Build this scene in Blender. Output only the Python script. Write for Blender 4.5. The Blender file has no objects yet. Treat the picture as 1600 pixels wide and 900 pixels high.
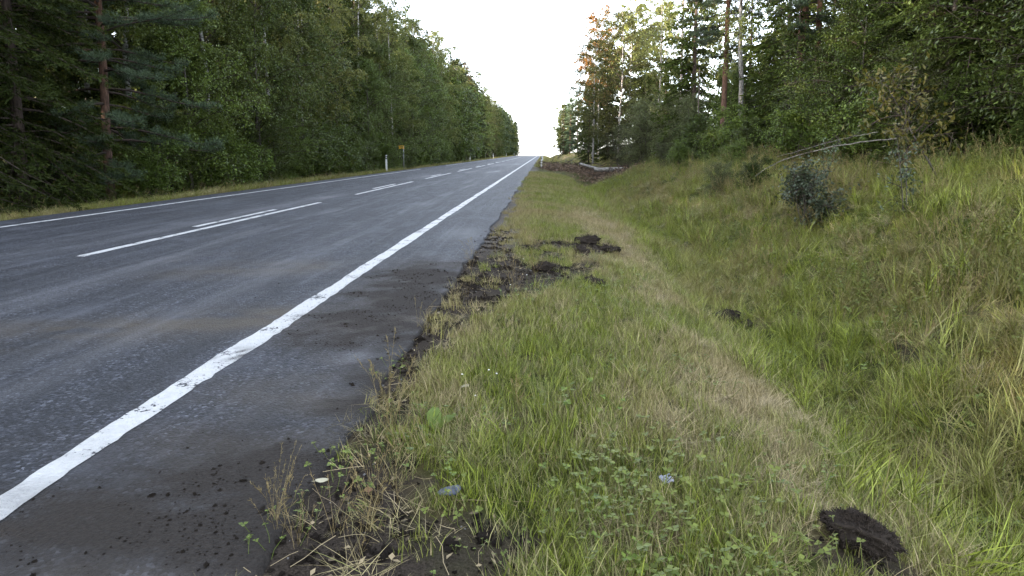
import bpy, math, random
import numpy as np

SC = bpy.context.scene
COL = SC.collection
rad = math.radians

# ------------------------------------------------------------------ camera
H_EYE, F_PX, AXIS_Y = 1.28, 1067.0, 380.0
cam = bpy.data.cameras.new('camera')
cam.sensor_fit = 'HORIZONTAL'
cam.sensor_width = 36.0
cam.lens = 36.0 * F_PX / 1600.0
cam.shift_y = -(450.0 - AXIS_Y) / 1600.0
cam.clip_start, cam.clip_end = 0.05, 5000
cam_ob = bpy.data.objects.new('camera', cam)
COL.objects.link(cam_ob)
YAW = math.atan(48 / F_PX)
PIT = math.atan((AXIS_Y - 238) / F_PX)
cam_ob.location = (0, 0, H_EYE)
cam_ob.rotation_euler = (math.pi / 2 - PIT, 0, YAW)
SC.camera = cam_ob

# ------------------------------------------------------------------ light
SUN_EL, SUN_AZ = rad(14), rad(-118)           # azimuth from +Y, negative to the left
world = bpy.data.worlds.new('World')
SC.world = world
world.use_nodes = True
wn = world.node_tree.nodes
wl = world.node_tree.links
sky = wn.new('ShaderNodeTexSky')
sky.sky_type = 'NISHITA'
sky.sun_disc = False
sky.sun_elevation = SUN_EL
sky.sun_rotation = SUN_AZ
sky.air_density = 0.75
sky.dust_density = 1.0
sky.ozone_density = 1.0
veil = wn.new('ShaderNodeHueSaturation')      # thin high cloud takes most of the blue out of the sky
veil.inputs['Saturation'].default_value = 0.42
wl.new(sky.outputs[0], veil.inputs['Color'])
wl.new(veil.outputs[0], wn['Background'].inputs[0])
wn['Background'].inputs[1].default_value = 0.15
sun = bpy.data.lights.new('sun', 'SUN')
sun.energy = 2.5
sun.angle = rad(0.6)
sun.color = (1.0, 0.80, 0.60)
sun_ob = bpy.data.objects.new('sun', sun)
COL.objects.link(sun_ob)
sun_ob.location = (-40, 30, 60)
# sun direction vector (towards the sun) = (sin az cos el, cos az cos el, sin el)
sun_ob.rotation_euler = (math.pi / 2 - SUN_EL, 0, math.pi - SUN_AZ)
vs = SC.view_settings
vs.view_transform = 'Standard'
vs.look = 'None'
vs.gamma = 1.0
vs.use_curve_mapping = False
vs.exposure = 3.35
SC.cycles.max_bounces = 6
SC.cycles.diffuse_bounces = 2
SC.cycles.glossy_bounces = 2
SC.cycles.transmission_bounces = 4
SC.cycles.transparent_max_bounces = 8
SC.cycles.use_denoising = True

# ------------------------------------------------------------------ maths helpers
_T = np.random.default_rng(7).random((256, 256))


def vnoise(x, y, seed=0):
    x = np.asarray(x, float) + seed * 17.31
    y = np.asarray(y, float) + seed * 9.77
    xi = np.floor(x).astype(int)
    yi = np.floor(y).astype(int)
    fx, fy = x - xi, y - yi
    fx = fx * fx * (3 - 2 * fx)
    fy = fy * fy * (3 - 2 * fy)
    a = _T[xi & 255, yi & 255]
    b = _T[(xi + 1) & 255, yi & 255]
    c = _T[xi & 255, (yi + 1) & 255]
    d = _T[(xi + 1) & 255, (yi + 1) & 255]
    return (a * (1 - fx) + b * fx) * (1 - fy) + (c * (1 - fx) + d * fx) * fy


def fbm(x, y, seed=0, octv=4):
    s, a, t = 0, 0.5, 0
    for i in range(octv):
        s = s + a * vnoise(np.asarray(x) * 2 ** i, np.asarray(y) * 2 ** i, seed + i * 3)
        t += a
        a *= 0.5
    return s / t


def sstep(a, b, x):
    t = np.clip((np.asarray(x, float) - a) / (b - a), 0, 1)
    return t * t * (3 - 2 * t)


def unit(v):
    v = np.asarray(v, float)
    return v / np.maximum(np.linalg.norm(v, axis=-1, keepdims=True), 1e-9)


# ------------------------------------------------------------------ ground shape
PX = [-400, -60, -30, -16, -13.4, -12.4, -11.4, -10.4, -10.15, -0.86, -0.3, 0.3, 1.1, 1.8, 2.4, 3.0,
      4.2, 5.8, 7.2, 9.5, 16, 60, 400]
PZ = [25, 5, 1.6, 0.1, -0.35, -0.40, -0.2, -0.07, -0.055, -0.022, -0.03, -0.08, -0.20, -0.42, -0.80, -0.95,
      -0.52, 0.30, 0.66, 0.85, 1.3, 9, 40]


def crest(y):
    y = np.asarray(y, float)
    d = np.clip(y - 240, 0, 460)
    return -d * d / 16000 - np.clip(y - 700, 0, None) * 0.0575


def gz(x, y):
    x = np.asarray(x, float)
    y = np.asarray(y, float)
    wob = (fbm(x * 0.05, y * 0.12, 3) - 0.5) * 1.6 * sstep(0.4, 3, x)
    z = np.interp(x + wob, PX, PZ)
    # earth crossing over the ditch near y = 50
    f = sstep(43, 48, y) * (1 - sstep(58, 64, y)) * sstep(0.2, 1.5, x) * (1 - sstep(6, 9, x))
    z = z * (1 - f) + f * (-0.08)
    amp = sstep(-0.6, 0.8, x) * 0.9 + sstep(-10.3, -11.2, x) * 0.6
    big = sstep(2.5, 5, x)
    z = z + amp * (0.10 * (fbm(x * 1.3, y * 1.3, 5) - 0.5) + 0.05 * (fbm(x * 5, y * 5, 6, 3) - 0.5))
    z = z + big * (0.75 * (fbm(x * 0.45, y * 0.3, 8) - 0.5) + 0.28 * (fbm(x * 1.1, y * 0.9, 9, 2) - 0.5))
    # scuffed soil of the shoulder
    sh = sstep(-0.9, -0.7, x) * (1 - sstep(0.8, 1.2, x))
    z = z + sh * 0.05 * (fbm(x * 7, y * 7, 11, 3) - 0.5)
    # forest floor past the ditch on the right
    return z + crest(y)


SOILP = ([0, 2.0, 2.5, 2.9, 4.1, 4.8, 5.8, 7.2, 8.4, 10.5, 13, 20, 40],
         [-0.1, -0.2, -0.46, -0.70, -0.72, -0.60, -0.52, -0.35, -0.42, -0.5, -0.62, -0.72, -0.84])
PATCH = [(0.72, 10.3, 0.45, 0.75, .95), (0.25, 9.9, 0.5, 0.4, .9), (-0.1, 7.5, 0.5, 0.85, .92), (-.5, 6.2, .26, 1.1, .75),
         (0.36, 7.75, 0.28, 0.3, .9), (-0.2, 9.4, 0.25, .6, .7), (0.55, 8.4, .22, .3, .8), (-0.35, 6.9, .3, .9, 1.0),
         (2.35, 8.5, 0.3, 0.55, .8), (-0.28, 2.08, .28, .2, .8), (1.25, 2.40, .22, .18, .9), (3.6, 6.6, .4, .4, .6), (0.2, 8.9, .5, .35, .7)]


def soil_mask(x, y):
    n = fbm(np.asarray(x) * 4, np.asarray(y) * 3, 21) - 0.5
    n2 = fbm(np.asarray(x) * 14, np.asarray(y) * 14, 22) - 0.5
    e = np.interp(y, *SOILP) + n * 0.7 + n2 * .25
    m = 1 - sstep(-0.1, 0.12, np.asarray(x) - e)
    for (cx, cy, rx, ry, a) in PATCH:
        d = np.sqrt(((x - cx) / rx) ** 2 + ((y - cy) / ry) ** 2) + n * 1.4 + n2 * 1.0
        m = np.maximum(m, a * (1 - sstep(0.65, 1.15, d)))
    return np.where(np.asarray(x) > -5, m, 0)


def mud_mask(x, y):
    """earth dragged over the asphalt of the near shoulder"""
    x = np.asarray(x, float)
    y = np.asarray(y, float)
    st = fbm(x * 1.6 + y * 0.9, y * 3.2 - x * 1.5, 31) - 0.5      # drag streaks, slanting
    fi = fbm(x * 9, y * 9, 33) - 0.5
    a = sstep(-2.1, -1.0, x) * sstep(3.9, 4.7, y) * (1 - sstep(6.4, 8.2, y + (x + 1) * 1.0))
    st2 = fbm(x * 0.9 + 3, y * 5.5 + x * .8, 36) - 0.5               # bands lying across the shoulder
    b = sstep(-2.35, -1.5, x + st2 * .8) * (1 - sstep(2.55, 3.25, y + st2 * 1.6 - (x + 1.4) * .25))
    c = sstep(-1.3, -0.92, x + st * .5) * (1 - sstep(5, 9.5, y))
    d = sstep(-1.45, -1.1, x + st2 * .5 + fi * .3) * (1 - sstep(2.7, 3.05, y + st2 * .6))
    e = sstep(-2.0, -1.3, x + st * 1.0 + fi * .35) * sstep(4.3, 5.0, y + st) * (1 - sstep(7.0, 8.2, y + st2))
    d = np.maximum(d, e * .95)
    m = np.maximum(np.maximum(a * 1.1, b * 0.72), np.maximum(c * 0.8, d * 1.1))
    m = m + (st * 2.4 + fi * 1.2) * a * 1.0 + (st2 * 2.6 + fi * .8) * b * .9 + (fi + st) * c * .8
    m = np.clip(m, 0, 1)
    return np.where(x > -1.9, m, np.minimum(m, 0.55))


def tan_mask(x, y):
    """dry brown dirt tracked over the lane in a slanting band"""
    x = np.asarray(x, float)
    y = np.asarray(y, float)
    n = fbm(x * 1.3, y * 4, 37) - 0.5
    f = fbm(x * 8, y * 8, 38) - 0.5
    d = (y - 4.75 - (x + 3.2) * 0.38) / 0.42
    m = np.exp(-d * d) * sstep(-7, -4.5, x) * (1 - sstep(-2.2, -1.7, x)) * 1.1
    d2 = (y - 7.4 - (x + 3.0) * 0.3) / 0.5
    m = m + np.exp(-d2 * d2) * sstep(-4.6, -3.4, x) * (1 - sstep(-2.6, -2.0, x)) * .8
    m = m + sstep(-2.3, -1.2, x) * (1 - sstep(3.0, 5.5, y)) * .5 + sstep(-2.3, -1.2, x) * sstep(4, 5, y) * (1 - sstep(7, 9, y)) * .55
    return np.clip(m * (0.7 + n * 1.8 + f * .8), 0, 1)


def dust_sheen_mask(x, y):
    x = np.asarray(x, float)
    y = np.asarray(y, float)
    n = fbm(x * 2.2, y * 0.7, 41) - 0.5
    w = 0
    for cx, wd, am in ((-3.0, 0.32, 0.30), (-4.6, 0.28, 0.42), (-6.9, 0.35, .22), (-8.5, .35, .2)):  # wheel tracks, their shine put in as paler colour
        w = w + am * np.exp(-((x - cx - (fbm(0, y * .2, 44) - .5) * .5) / wd) ** 2)
    lo = fbm(x * 7, y * .45, 46) - .5                               # thin drawn-out scuffs along the road
    pale = 0
    for cx, cy, rx, ry, am in ((-1.3, 10.8, .4, .8, .7), (-1.15, 4.12, .13, .22, 1.0), (-6.35, 13.2, .22, 4, .8),  # pale marks; the second is a wet patch, its sheen painted pale
                               (-6.2, 19, .3, 2.2, .9), (-3.3, 45, .5, 3, 1.0), (-4.8, 45, .4, 2, .7), (-4.6, 70, 1.0, 5, .7),
                               (-6.3, 37, .4, 4, .8), (-2.8, 75, .8, 6, .7)):
        pale = pale + am * np.exp(-((x - cx) / rx) ** 2 - ((y - cy) / ry) ** 2) * (0.5 + 2.0 * np.clip(n + .25, 0, 1))
    return np.clip(w * np.clip(.35 + lo * 3.2 + n, 0, 1.4) + pale * 0.85 * (.6 + lo), 0, 1)


# ------------------------------------------------------------------ mesh helpers
def new_mesh(name, V, Fq, mat=None, smooth=False, attrs=None, Ft=None):
    """quads Fq (n,4) and triangles Ft (m,3)"""
    me = bpy.data.meshes.new(name)
    V = np.asarray(V, np.float32).reshape(-1, 3)
    Fq = np.zeros((0, 4), int) if Fq is None else np.asarray(Fq, np.int32).reshape(-1, 4)
    Ft = np.zeros((0, 3), int) if Ft is None else np.asarray(Ft, np.int32).reshape(-1, 3)
    nq, nt = len(Fq), len(Ft)
    me.vertices.add(len(V))
    me.vertices.foreach_set('co', V.ravel())
    me.loops.add(nq * 4 + nt * 3)
    me.loops.foreach_set('vertex_index', np.concatenate([Fq.ravel(), Ft.ravel()]).astype(np.int32))
    me.polygons.add(nq + nt)
    ls = np.concatenate([np.arange(nq) * 4, nq * 4 + np.arange(nt) * 3]).astype(np.int32)
    me.polygons.foreach_set('loop_start', ls)
    me.polygons.foreach_set('loop_total', np.concatenate([np.full(nq, 4), np.full(nt, 3)]).astype(np.int32))
    me.polygons.foreach_set('use_smooth', np.full(nq + nt, bool(smooth)))
    me.update(calc_edges=True)
    if attrs:
        for k, a in attrs.items():
            at = me.attributes.new(k, 'FLOAT', 'POINT')
            at.data.foreach_set('value', np.asarray(a, np.float32).ravel())
    if mat:
        me.materials.append(mat)
    return me


def link(name, me, parent=None, loc=None, rot=None, scale=None):
    o = bpy.data.objects.new(name, me)
    COL.objects.link(o)
    if parent:
        o.parent = parent
    if loc is not None:
        o.location = loc
    if rot is not None:
        o.rotation_euler = rot
    if scale is not None:
        o.scale = scale
    return o


def tag(o, label=None, cat=None, group=None, kind=None):
    for k, v in (('label', label), ('category', cat), ('group', group), ('kind', kind)):
        if v:
            o[k] = v
    return o


def empty(name, loc, rz=0, scale=1.0):
    o = bpy.data.objects.new(name, None)
    COL.objects.link(o)
    o.empty_display_size = 0.2
    o.location = loc
    o.rotation_euler = (0, 0, rz)
    o.scale = (scale,) * 3
    return o


def copy_thing(src, loc, rot, scale):
    r = src.copy()
    COL.objects.link(r)
    r.location = loc
    r.rotation_euler = rot
    r.scale = scale
    for ch in list(src.children):
        c = ch.copy()
        COL.objects.link(c)
        c.parent = r
        for g in list(ch.children):
            d = g.copy()
            COL.objects.link(d)
            d.parent = c
    return r


class Geo:
    """collects quads with a per-vertex attribute v"""

    def __init__(self):
        self.V, self.F, self.A, self.n = [], [], [], 0

    def add(self, V, F, a=0.5):
        V = np.asarray(V, float).reshape(-1, 3)
        self.V.append(V)
        self.F.append(np.asarray(F, int).reshape(-1, 4) + self.n)
        self.A.append(np.broadcast_to(np.asarray(a, float), (len(V),)).copy())
        self.n += len(V)

    def leaves(self, P, D, S, L, W, a=None, fold=0.0):
        """pointed leaf quads: base P, direction D, side S"""
        P, D, S = (np.asarray(q, float).reshape(-1, 3) for q in (P, D, S))
        n = len(P)
        if n == 0:
            return
        L = np.broadcast_to(np.asarray(L, float), (n,))[:, None]
        W = np.broadcast_to(np.asarray(W, float), (n,))[:, None]
        D = unit(D)
        S = unit(S - D * (S * D).sum(1, keepdims=True))
        N = np.cross(D, S)
        mid = P + D * L * 0.45
        V = np.stack([P, mid + S * W / 2 + N * W * fold, P + D * L, mid - S * W / 2 + N * W * fold], 1).reshape(-1, 3)
        F = np.arange(n * 4).reshape(-1, 4)
        if a is None:
            a = np.random.default_rng(n).random(n)
        a = np.repeat(np.broadcast_to(np.asarray(a, float), (n,)), 4)
        self.add(V, F, a)

    def tube(self, path, r, k=5, a=0.5, cap=False):
        path = np.asarray(path, float)
        n = len(path)
        r = np.broadcast_to(np.asarray(r, float), (n,))
        t = unit(np.gradient(path, axis=0))
        ref = np.array([1.0, 0, 0]) if abs(t[0][0]) < 0.8 else np.array([0, 1.0, 0])
        s = unit(np.cross(t, ref))
        b = np.cross(t, s)
        an = np.arange(k) * 2 * np.pi / k
        V = path[:, None] + r[:, None, None] * (s[:, None] * np.cos(an)[None, :, None] + b[:, None] * np.sin(an)[None, :, None])
        i, j = np.meshgrid(np.arange(n - 1), np.arange(k), indexing='ij')
        F = np.stack([i * k + j, i * k + (j + 1) % k, (i + 1) * k + (j + 1) % k, (i + 1) * k + j], -1).reshape(-1, 4)
        V = V.reshape(-1, 3)
        if cap:
            V = np.vstack([V, path[0], path[-1]])
            F = F.tolist()
            for j in range(0, k, 2):
                F.append([n * k, (j + 2) % k, (j + 1) % k, j])
                F.append([n * k + 1, (n - 1) * k + j, (n - 1) * k + (j + 1) % k, (n - 1) * k + (j + 2) % k])
        self.add(V, F, a)

    def mesh(self, name, mat, smooth=False):
        return new_mesh(name, np.concatenate(self.V), np.concatenate(self.F), mat, smooth, {'v': np.concatenate(self.A)})


# ------------------------------------------------------------------ materials
class M:
    def __init__(self, name):
        self.m = bpy.data.materials.new(name)
        self.m.use_nodes = True
        self.t = self.m.node_tree
        self.n, self.l = self.t.nodes, self.t.links
        self.b = self.n['Principled BSDF']
        self.out = self.n['Material Output']

    def node(self, typ, **kw):
        nd = self.n.new(typ)
        for k, v in kw.items():
            setattr(nd, k, v)
        return nd

    def put(self, sock, v):
        if isinstance(v, bpy.types.NodeSocket):
            self.l.new(v, sock)
        elif isinstance(v, tuple) and len(v) == 3 and sock.type == 'RGBA':
            sock.default_value = (*v, 1)
        else:
            sock.default_value = v

    def attr(self, name, inst=False):
        nd = self.node('ShaderNodeAttribute', attribute_name=name)
        if inst:
            nd.attribute_type = 'INSTANCER'
        return nd.outputs['Fac']

    def mix(self, f, a, b, mode='MIX'):
        nd = self.node('ShaderNodeMix', data_type='RGBA', blend_type=mode)
        self.put(nd.inputs[0], f)
        self.put(nd.inputs[6], a)
        self.put(nd.inputs[7], b)
        return nd.outputs[2]

    def math(self, op, a, b=0.0, c=0.0):
        nd = self.node('ShaderNodeMath', operation=op)
        self.put(nd.inputs[0], a)
        self.put(nd.inputs[1], b)
        self.put(nd.inputs[2], c)
        return nd.outputs[0]

    def coord(self, kind='Object', scale=(1, 1, 1)):
        tc = self.node('ShaderNodeTexCoord')
        mp = self.node('ShaderNodeMapping')
        mp.inputs['Scale'].default_value = scale
        self.l.new(tc.outputs[kind], mp.inputs[0])
        return mp.outputs[0]

    def noise(self, vec, scale, detail=4, rough=0.55):
        nd = self.node('ShaderNodeTexNoise')
        self.l.new(vec, nd.inputs['Vector'])
        nd.inputs['Scale'].default_value = scale
        nd.inputs['Detail'].default_value = detail
        nd.inputs['Roughness'].default_value = rough
        return nd.outputs['Fac']

    def ramp(self, f, *stops):
        nd = self.node('ShaderNodeValToRGB')
        self.put(nd.inputs[0], f)
        e = nd.color_ramp.elements
        while len(e) < len(stops):
            e.new(0.5)
        for k, (p, c) in enumerate(stops):
            e[k].position = p
            c = (c, c, c) if isinstance(c, (int, float)) else c
            e[k].color = (*c, 1)
        return nd.outputs[0]

    def bump(self, h, strength, dist):
        nd = self.node('ShaderNodeBump')
        self.put(nd.inputs['Height'], h)
        nd.inputs['Strength'].default_value = strength
        nd.inputs['Distance'].default_value = dist
        self.l.new(nd.outputs[0], self.b.inputs['Normal'])

    def set(self, **kw):
        names = dict(col='Base Color', rough='Roughness', spec='Specular IOR Level', metal='Metallic')
        for k, v in kw.items():
            self.put(self.b.inputs[names[k]], v)
        return self


def leaf_mat(name, lo, hi, yellow=(0.16, 0.13, 0.03), yf=0.0, trans=0.35, rough=0.5, spec=0.3):
    """per-leaf value v and a per-tree random set the leaf colour"""
    m = M(name)
    v = m.attr('v')
    oi = m.node('ShaderNodeObjectInfo')
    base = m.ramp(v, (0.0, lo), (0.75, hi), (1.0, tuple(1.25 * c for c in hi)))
    yel = m.math('MULTIPLY_ADD', oi.outputs['Random'], 0.5, -0.1)
    n = m.noise(m.coord('Object'), 0.55, 2)
    yfac = m.math('MULTIPLY', m.math('ADD', yel, m.math('MULTIPLY', n, 0.9)), yf)
    yfac = m.node('ShaderNodeClamp').inputs[0].node and yfac
    col = m.mix(yfac, base, yellow)
    val = m.node('ShaderNodeHueSaturation')
    m.l.new(col, val.inputs['Color'])
    m.l.new(m.math('MULTIPLY_ADD', m.math('FRACT', m.math('MULTIPLY', oi.outputs['Random'], 7.31)), 0.95, 0.55), val.inputs['Value'])
    col = val.outputs[0]
    m.set(col=col, rough=rough, spec=spec)
    tr = m.node('ShaderNodeBsdfTranslucent')
    m.l.new(m.mix(0.35, col, (0.18, 0.17, 0.02)), tr.inputs[0])
    ms = m.node('ShaderNodeMixShader')
    ms.inputs[0].default_value = trans
    m.l.new(m.b.outputs[0], ms.inputs[1])
    m.l.new(tr.outputs[0], ms.inputs[2])
    m.l.new(ms.outputs[0], m.out.inputs[0])
    return m.m


def bark_mat(name, a, b, scale=(6, 6, 1.5), bump=0.6):
    m = M(name)
    c = m.coord('Object', scale)
    n = m.noise(c, 3, 6)
    m.set(col=m.ramp(n, (0.3, a), (0.7, b)), rough=0.9, spec=0.15)
    m.bump(n, bump, 0.03)
    return m.m


def make_pine_bark():
    m = M('pine_bark')
    c = m.coord('Object', (8, 8, 2))
    n = m.noise(c, 3, 6)
    tc = m.node('ShaderNodeTexCoord')
    sp = m.node('ShaderNodeSeparateXYZ')
    m.l.new(tc.outputs['Object'], sp.inputs[0])
    up = m.math('MULTIPLY', sp.outputs[2], 0.11)
    lo = m.ramp(n, (0.3, (0.05, 0.038, 0.03)), (0.7, (0.17, 0.11, 0.085)))
    hi = m.ramp(n, (0.3, (0.045, 0.022, 0.014)), (0.7, (0.15, 0.072, 0.04)))
    cl = m.node('ShaderNodeClamp')
    m.l.new(up, cl.inputs[0])
    m.set(col=m.mix(cl.outputs[0], lo, hi), rough=0.9, spec=0.1)
    m.bump(n, 0.7, 0.03)
    return m.m


def make_birch_bark():
    m = M('birch_bark')
    c = m.coord('Object', (2.5, 2.5, 9))
    n = m.noise(c, 2.2, 5, 0.65)
    n2 = m.noise(m.coord('Object'), 14, 3)
    pale = m.mix(n2, (0.26, 0.245, 0.22), (0.50, 0.48, 0.44))
    m.set(col=m.mix(m.ramp(n, (0.52, 0.0), (0.60, 1.0)), pale, (0.03, 0.027, 0.025)), rough=0.7, spec=0.2)
    m.bump(n, 0.4, 0.02)
    return m.m


MAT = {}
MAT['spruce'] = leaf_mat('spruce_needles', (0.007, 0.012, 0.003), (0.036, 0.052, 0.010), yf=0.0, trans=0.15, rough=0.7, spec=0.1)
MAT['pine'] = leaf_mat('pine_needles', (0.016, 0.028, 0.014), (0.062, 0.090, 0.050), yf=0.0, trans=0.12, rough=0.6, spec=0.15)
MAT['birch'] = leaf_mat('birch_leaves', (0.026, 0.045, 0.008), (0.082, 0.120, 0.022), yf=0.16, trans=0.24)
MAT['birch_light'] = leaf_mat('pale_birch_leaves', (0.040, 0.056, 0.014), (0.115, 0.140, 0.036), yf=0.2, trans=0.26)
MAT['birch_autumn'] = leaf_mat('birch_leaves_turning', (0.045, 0.058, 0.016), (0.105, 0.118, 0.036), (0.15, 0.125, 0.035), yf=0.25, trans=0.42)
MAT['birch_sunlit'] = leaf_mat('birch_leaves_sunlit', (0.15, 0.085, 0.022), (0.26, 0.13, 0.04), (0.32, 0.14, 0.04), yf=0.6, trans=0.42)  # low sun on the treetops, put into the leaf colour as orange
MAT['alder'] = leaf_mat('alder_leaves', (0.022, 0.045, 0.007), (0.088, 0.138, 0.022), yf=0.12, trans=0.2, rough=0.45, spec=0.3)
MAT['willow'] = leaf_mat('willow_leaves', (0.042, 0.060, 0.024), (0.095, 0.115, 0.048), yf=0.1, trans=0.3)
MAT['rowan'] = leaf_mat('rowan_leaves', (0.028, 0.048, 0.009), (0.095, 0.140, 0.028), (0.22, 0.19, 0.03), yf=0.14, trans=0.25, rough=0.42, spec=0.35)
MAT['turning_rowan'] = leaf_mat('rowan_leaves_turning', (0.075, 0.085, 0.014), (0.19, 0.175, 0.032), (0.30, 0.20, 0.03), yf=0.4, trans=0.3, rough=0.42, spec=0.35)
MAT['aspen'] = leaf_mat('aspen_leaves', (0.032, 0.052, 0.026), (0.115, 0.150, 0.090), yf=0.0, trans=0.25, rough=0.42, spec=0.45)
MAT['bark'] = bark_mat('grey_bark', (0.045, 0.04, 0.035), (0.16, 0.14, 0.12))
MAT['pale_bark'] = bark_mat('pale_grey_bark', (0.10, 0.09, 0.08), (0.26, 0.24, 0.21))
MAT['log_bark'] = bark_mat('grey_log_bark', (0.07, 0.065, 0.06), (0.30, 0.285, 0.26), (2, 5, 5))
MAT['dark_bark'] = bark_mat('spruce_bark', (0.03, 0.022, 0.018), (0.10, 0.075, 0.06))
MAT['pine_bark'] = make_pine_bark()
MAT['birch_bark'] = make_birch_bark()
MAT['twig'] = bark_mat('twig_bark', (0.03, 0.024, 0.02), (0.075, 0.055, 0.045))


def make_grass_mat(name, green_lo, green_hi, dry_lo, dry_hi, trans=0.14):
    """v: per-blade brightness, dry: per-blade dryness, tint: per-tuft dryness shift"""
    m = M(name)
    v = m.attr('v')
    d = m.math('ADD', m.attr('dry'), m.attr('tint', True))
    cl = m.node('ShaderNodeClamp')
    m.l.new(d, cl.inputs[0])
    g = m.mix(v, green_lo, green_hi)
    s = m.mix(v, dry_lo, dry_hi)
    col = m.mix(cl.outputs[0], g, s)
    hue = m.attr('hue', True)
    col = m.mix(hue, col, m.mix(0.4, col, (0.15, 0.12, 0.025)))
    m.set(col=col, rough=0.5, spec=0.3)
    tr = m.node('ShaderNodeBsdfTranslucent')
    m.l.new(col, tr.inputs[0])
    ms = m.node('ShaderNodeMixShader')
    ms.inputs[0].default_value = trans
    m.l.new(m.b.outputs[0], ms.inputs[1])
    m.l.new(tr.outputs[0], ms.inputs[2])
    m.l.new(ms.outputs[0], m.out.inputs[0])
    return m.m


MAT['grass'] = make_grass_mat('grass_blades', (0.042, 0.058, 0.005), (0.310, 0.360, 0.052), (0.15, 0.115, 0.045), (0.54, 0.45, 0.24))
MAT['straw'] = make_grass_mat('straw_blades', (0.05, 0.07, 0.012), (0.20, 0.24, 0.05), (0.15, 0.115, 0.055), (0.54, 0.44, 0.245))
MAT['stem'] = make_grass_mat('seed_stems', (0.07, 0.085, 0.02), (0.14, 0.15, 0.045), (0.15, 0.105, 0.045), (0.33, 0.25, 0.12))
MAT['weed'] = make_grass_mat('weed_leaves', (0.055, 0.090, 0.012), (0.150, 0.205, 0.036), (0.15, 0.14, 0.03), (0.22, 0.19, 0.05))


def make_asphalt(name, paint=False):
    m = M(name)
    c = m.coord('Object')
    st = m.coord('Object', (1.0, 0.10, 1.0))
    agg = m.noise(c, 75, 4, 0.75)
    agg2 = m.noise(c, 38, 3, 0.65)
    mid = m.noise(c, 5, 5, 0.6)
    streak = m.noise(st, 4.0, 5, 0.6)
    base = m.mix(m.ramp(agg, (0.43, 0.0), (0.58, 1.0)), (0.010, 0.0112, 0.0148), (0.072, 0.077, 0.096))
    base = m.mix(m.ramp(agg2, (0.60, 0.0), (0.66, 1.0)), base, (0.17, 0.175, 0.19))
    vor = m.node('ShaderNodeTexVoronoi')
    m.l.new(c, vor.inputs['Vector'])
    vor.inputs['Scale'].default_value = 68
    sv = m.node('ShaderNodeSeparateColor')
    m.l.new(vor.outputs['Color'], sv.inputs[0])
    stone = m.ramp(sv.outputs[0], (0.0, (0.008, 0.0088, 0.011)), (0.55, (0.035, 0.038, 0.047)), (0.85, (0.085, 0.092, 0.116)), (1.0, (0.21, 0.22, 0.255)))
    base = m.mix(0.78, base, stone)
    base = m.mix(m.ramp(streak, (0.38, 0.6), (0.62, 0.0)), base, (0.016, 0.017, 0.020))
    base = m.mix(m.ramp(mid, (0.4, 0.4), (0.6, 0.0)), base, (0.020, 0.021, 0.024))
    cr = m.noise(m.coord('Object', (1.6, 7.0, 1.0)), 2.6, 6, 0.7)
    base = m.mix(m.ramp(cr, (0.57, 0.0), (0.66, 0.8)), base, (0.012, 0.012, 0.014))
    pt = m.noise(m.coord('Object', (1.3, .5, 1.0)), 1.7, 5, 0.65)
    base = m.mix(m.ramp(pt, (0.52, 0.0), (0.70, 0.55)), base, (0.098, 0.103, 0.122))
    lon = m.noise(m.coord('Object', (9.0, 0.22, 1.0)), 1.0, 4, 0.6)
    base = m.mix(m.ramp(lon, (0.52, 0.0), (0.75, 0.35)), base, (0.13, 0.135, 0.155))
    base = m.mix(m.math('MULTIPLY', m.attr('tan'), m.ramp(agg2, (0.3, 1.0), (0.65, 0.75))), base, (0.082, 0.066, 0.047))
    dust_sheen = m.attr('dust_sheen')
    base = m.mix(m.math('MULTIPLY', dust_sheen, m.ramp(agg, (0.3, 0.35), (0.6, 1.0))), base, (0.22, 0.22, 0.235))  # pale dust, also painted sheen of wheel tracks and a wet patch
    if paint:
        wear = m.noise(c, 38, 5, 0.7)
        w2 = m.noise(c, 3.2, 4)
        f = m.math('ADD', wear, m.math('MULTIPLY', w2, 0.9))
        pn = m.mix(m.noise(c, 20, 4), (0.50, 0.50, 0.50), (0.74, 0.74, 0.72))
        base = m.mix(m.ramp(f, (0.80, 0.0), (0.86, 1.0)), base, pn)
    soil = m.mix(m.noise(c, 60, 4), (0.006, 0.0047, 0.0038), (0.046, 0.037, 0.030))
    mud = m.attr('mud')
    mf = m.math('MULTIPLY', mud, m.ramp(agg2, (0.3, 0.9), (0.62, 1.1)))
    cl = m.node('ShaderNodeClamp')
    m.l.new(mf, cl.inputs[0])
    col = m.mix(cl.outputs[0], base, soil)
    m.set(col=col, rough=m.mix(cl.outputs[0], m.ramp(mid, (0.3, 0.58), (0.7, 0.75)), (0.95, 0.95, 0.95)), spec=0.38)
    h = m.math('ADD', m.math('SUBTRACT', agg, vor.outputs['Distance']), m.math('MULTIPLY', agg2, 0.8))
    m.bump(h, 0.9, 0.012)
    return m.m


MAT['asphalt'] = make_asphalt('worn_asphalt')
MAT['paint'] = make_asphalt('worn_road_paint', True)


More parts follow.
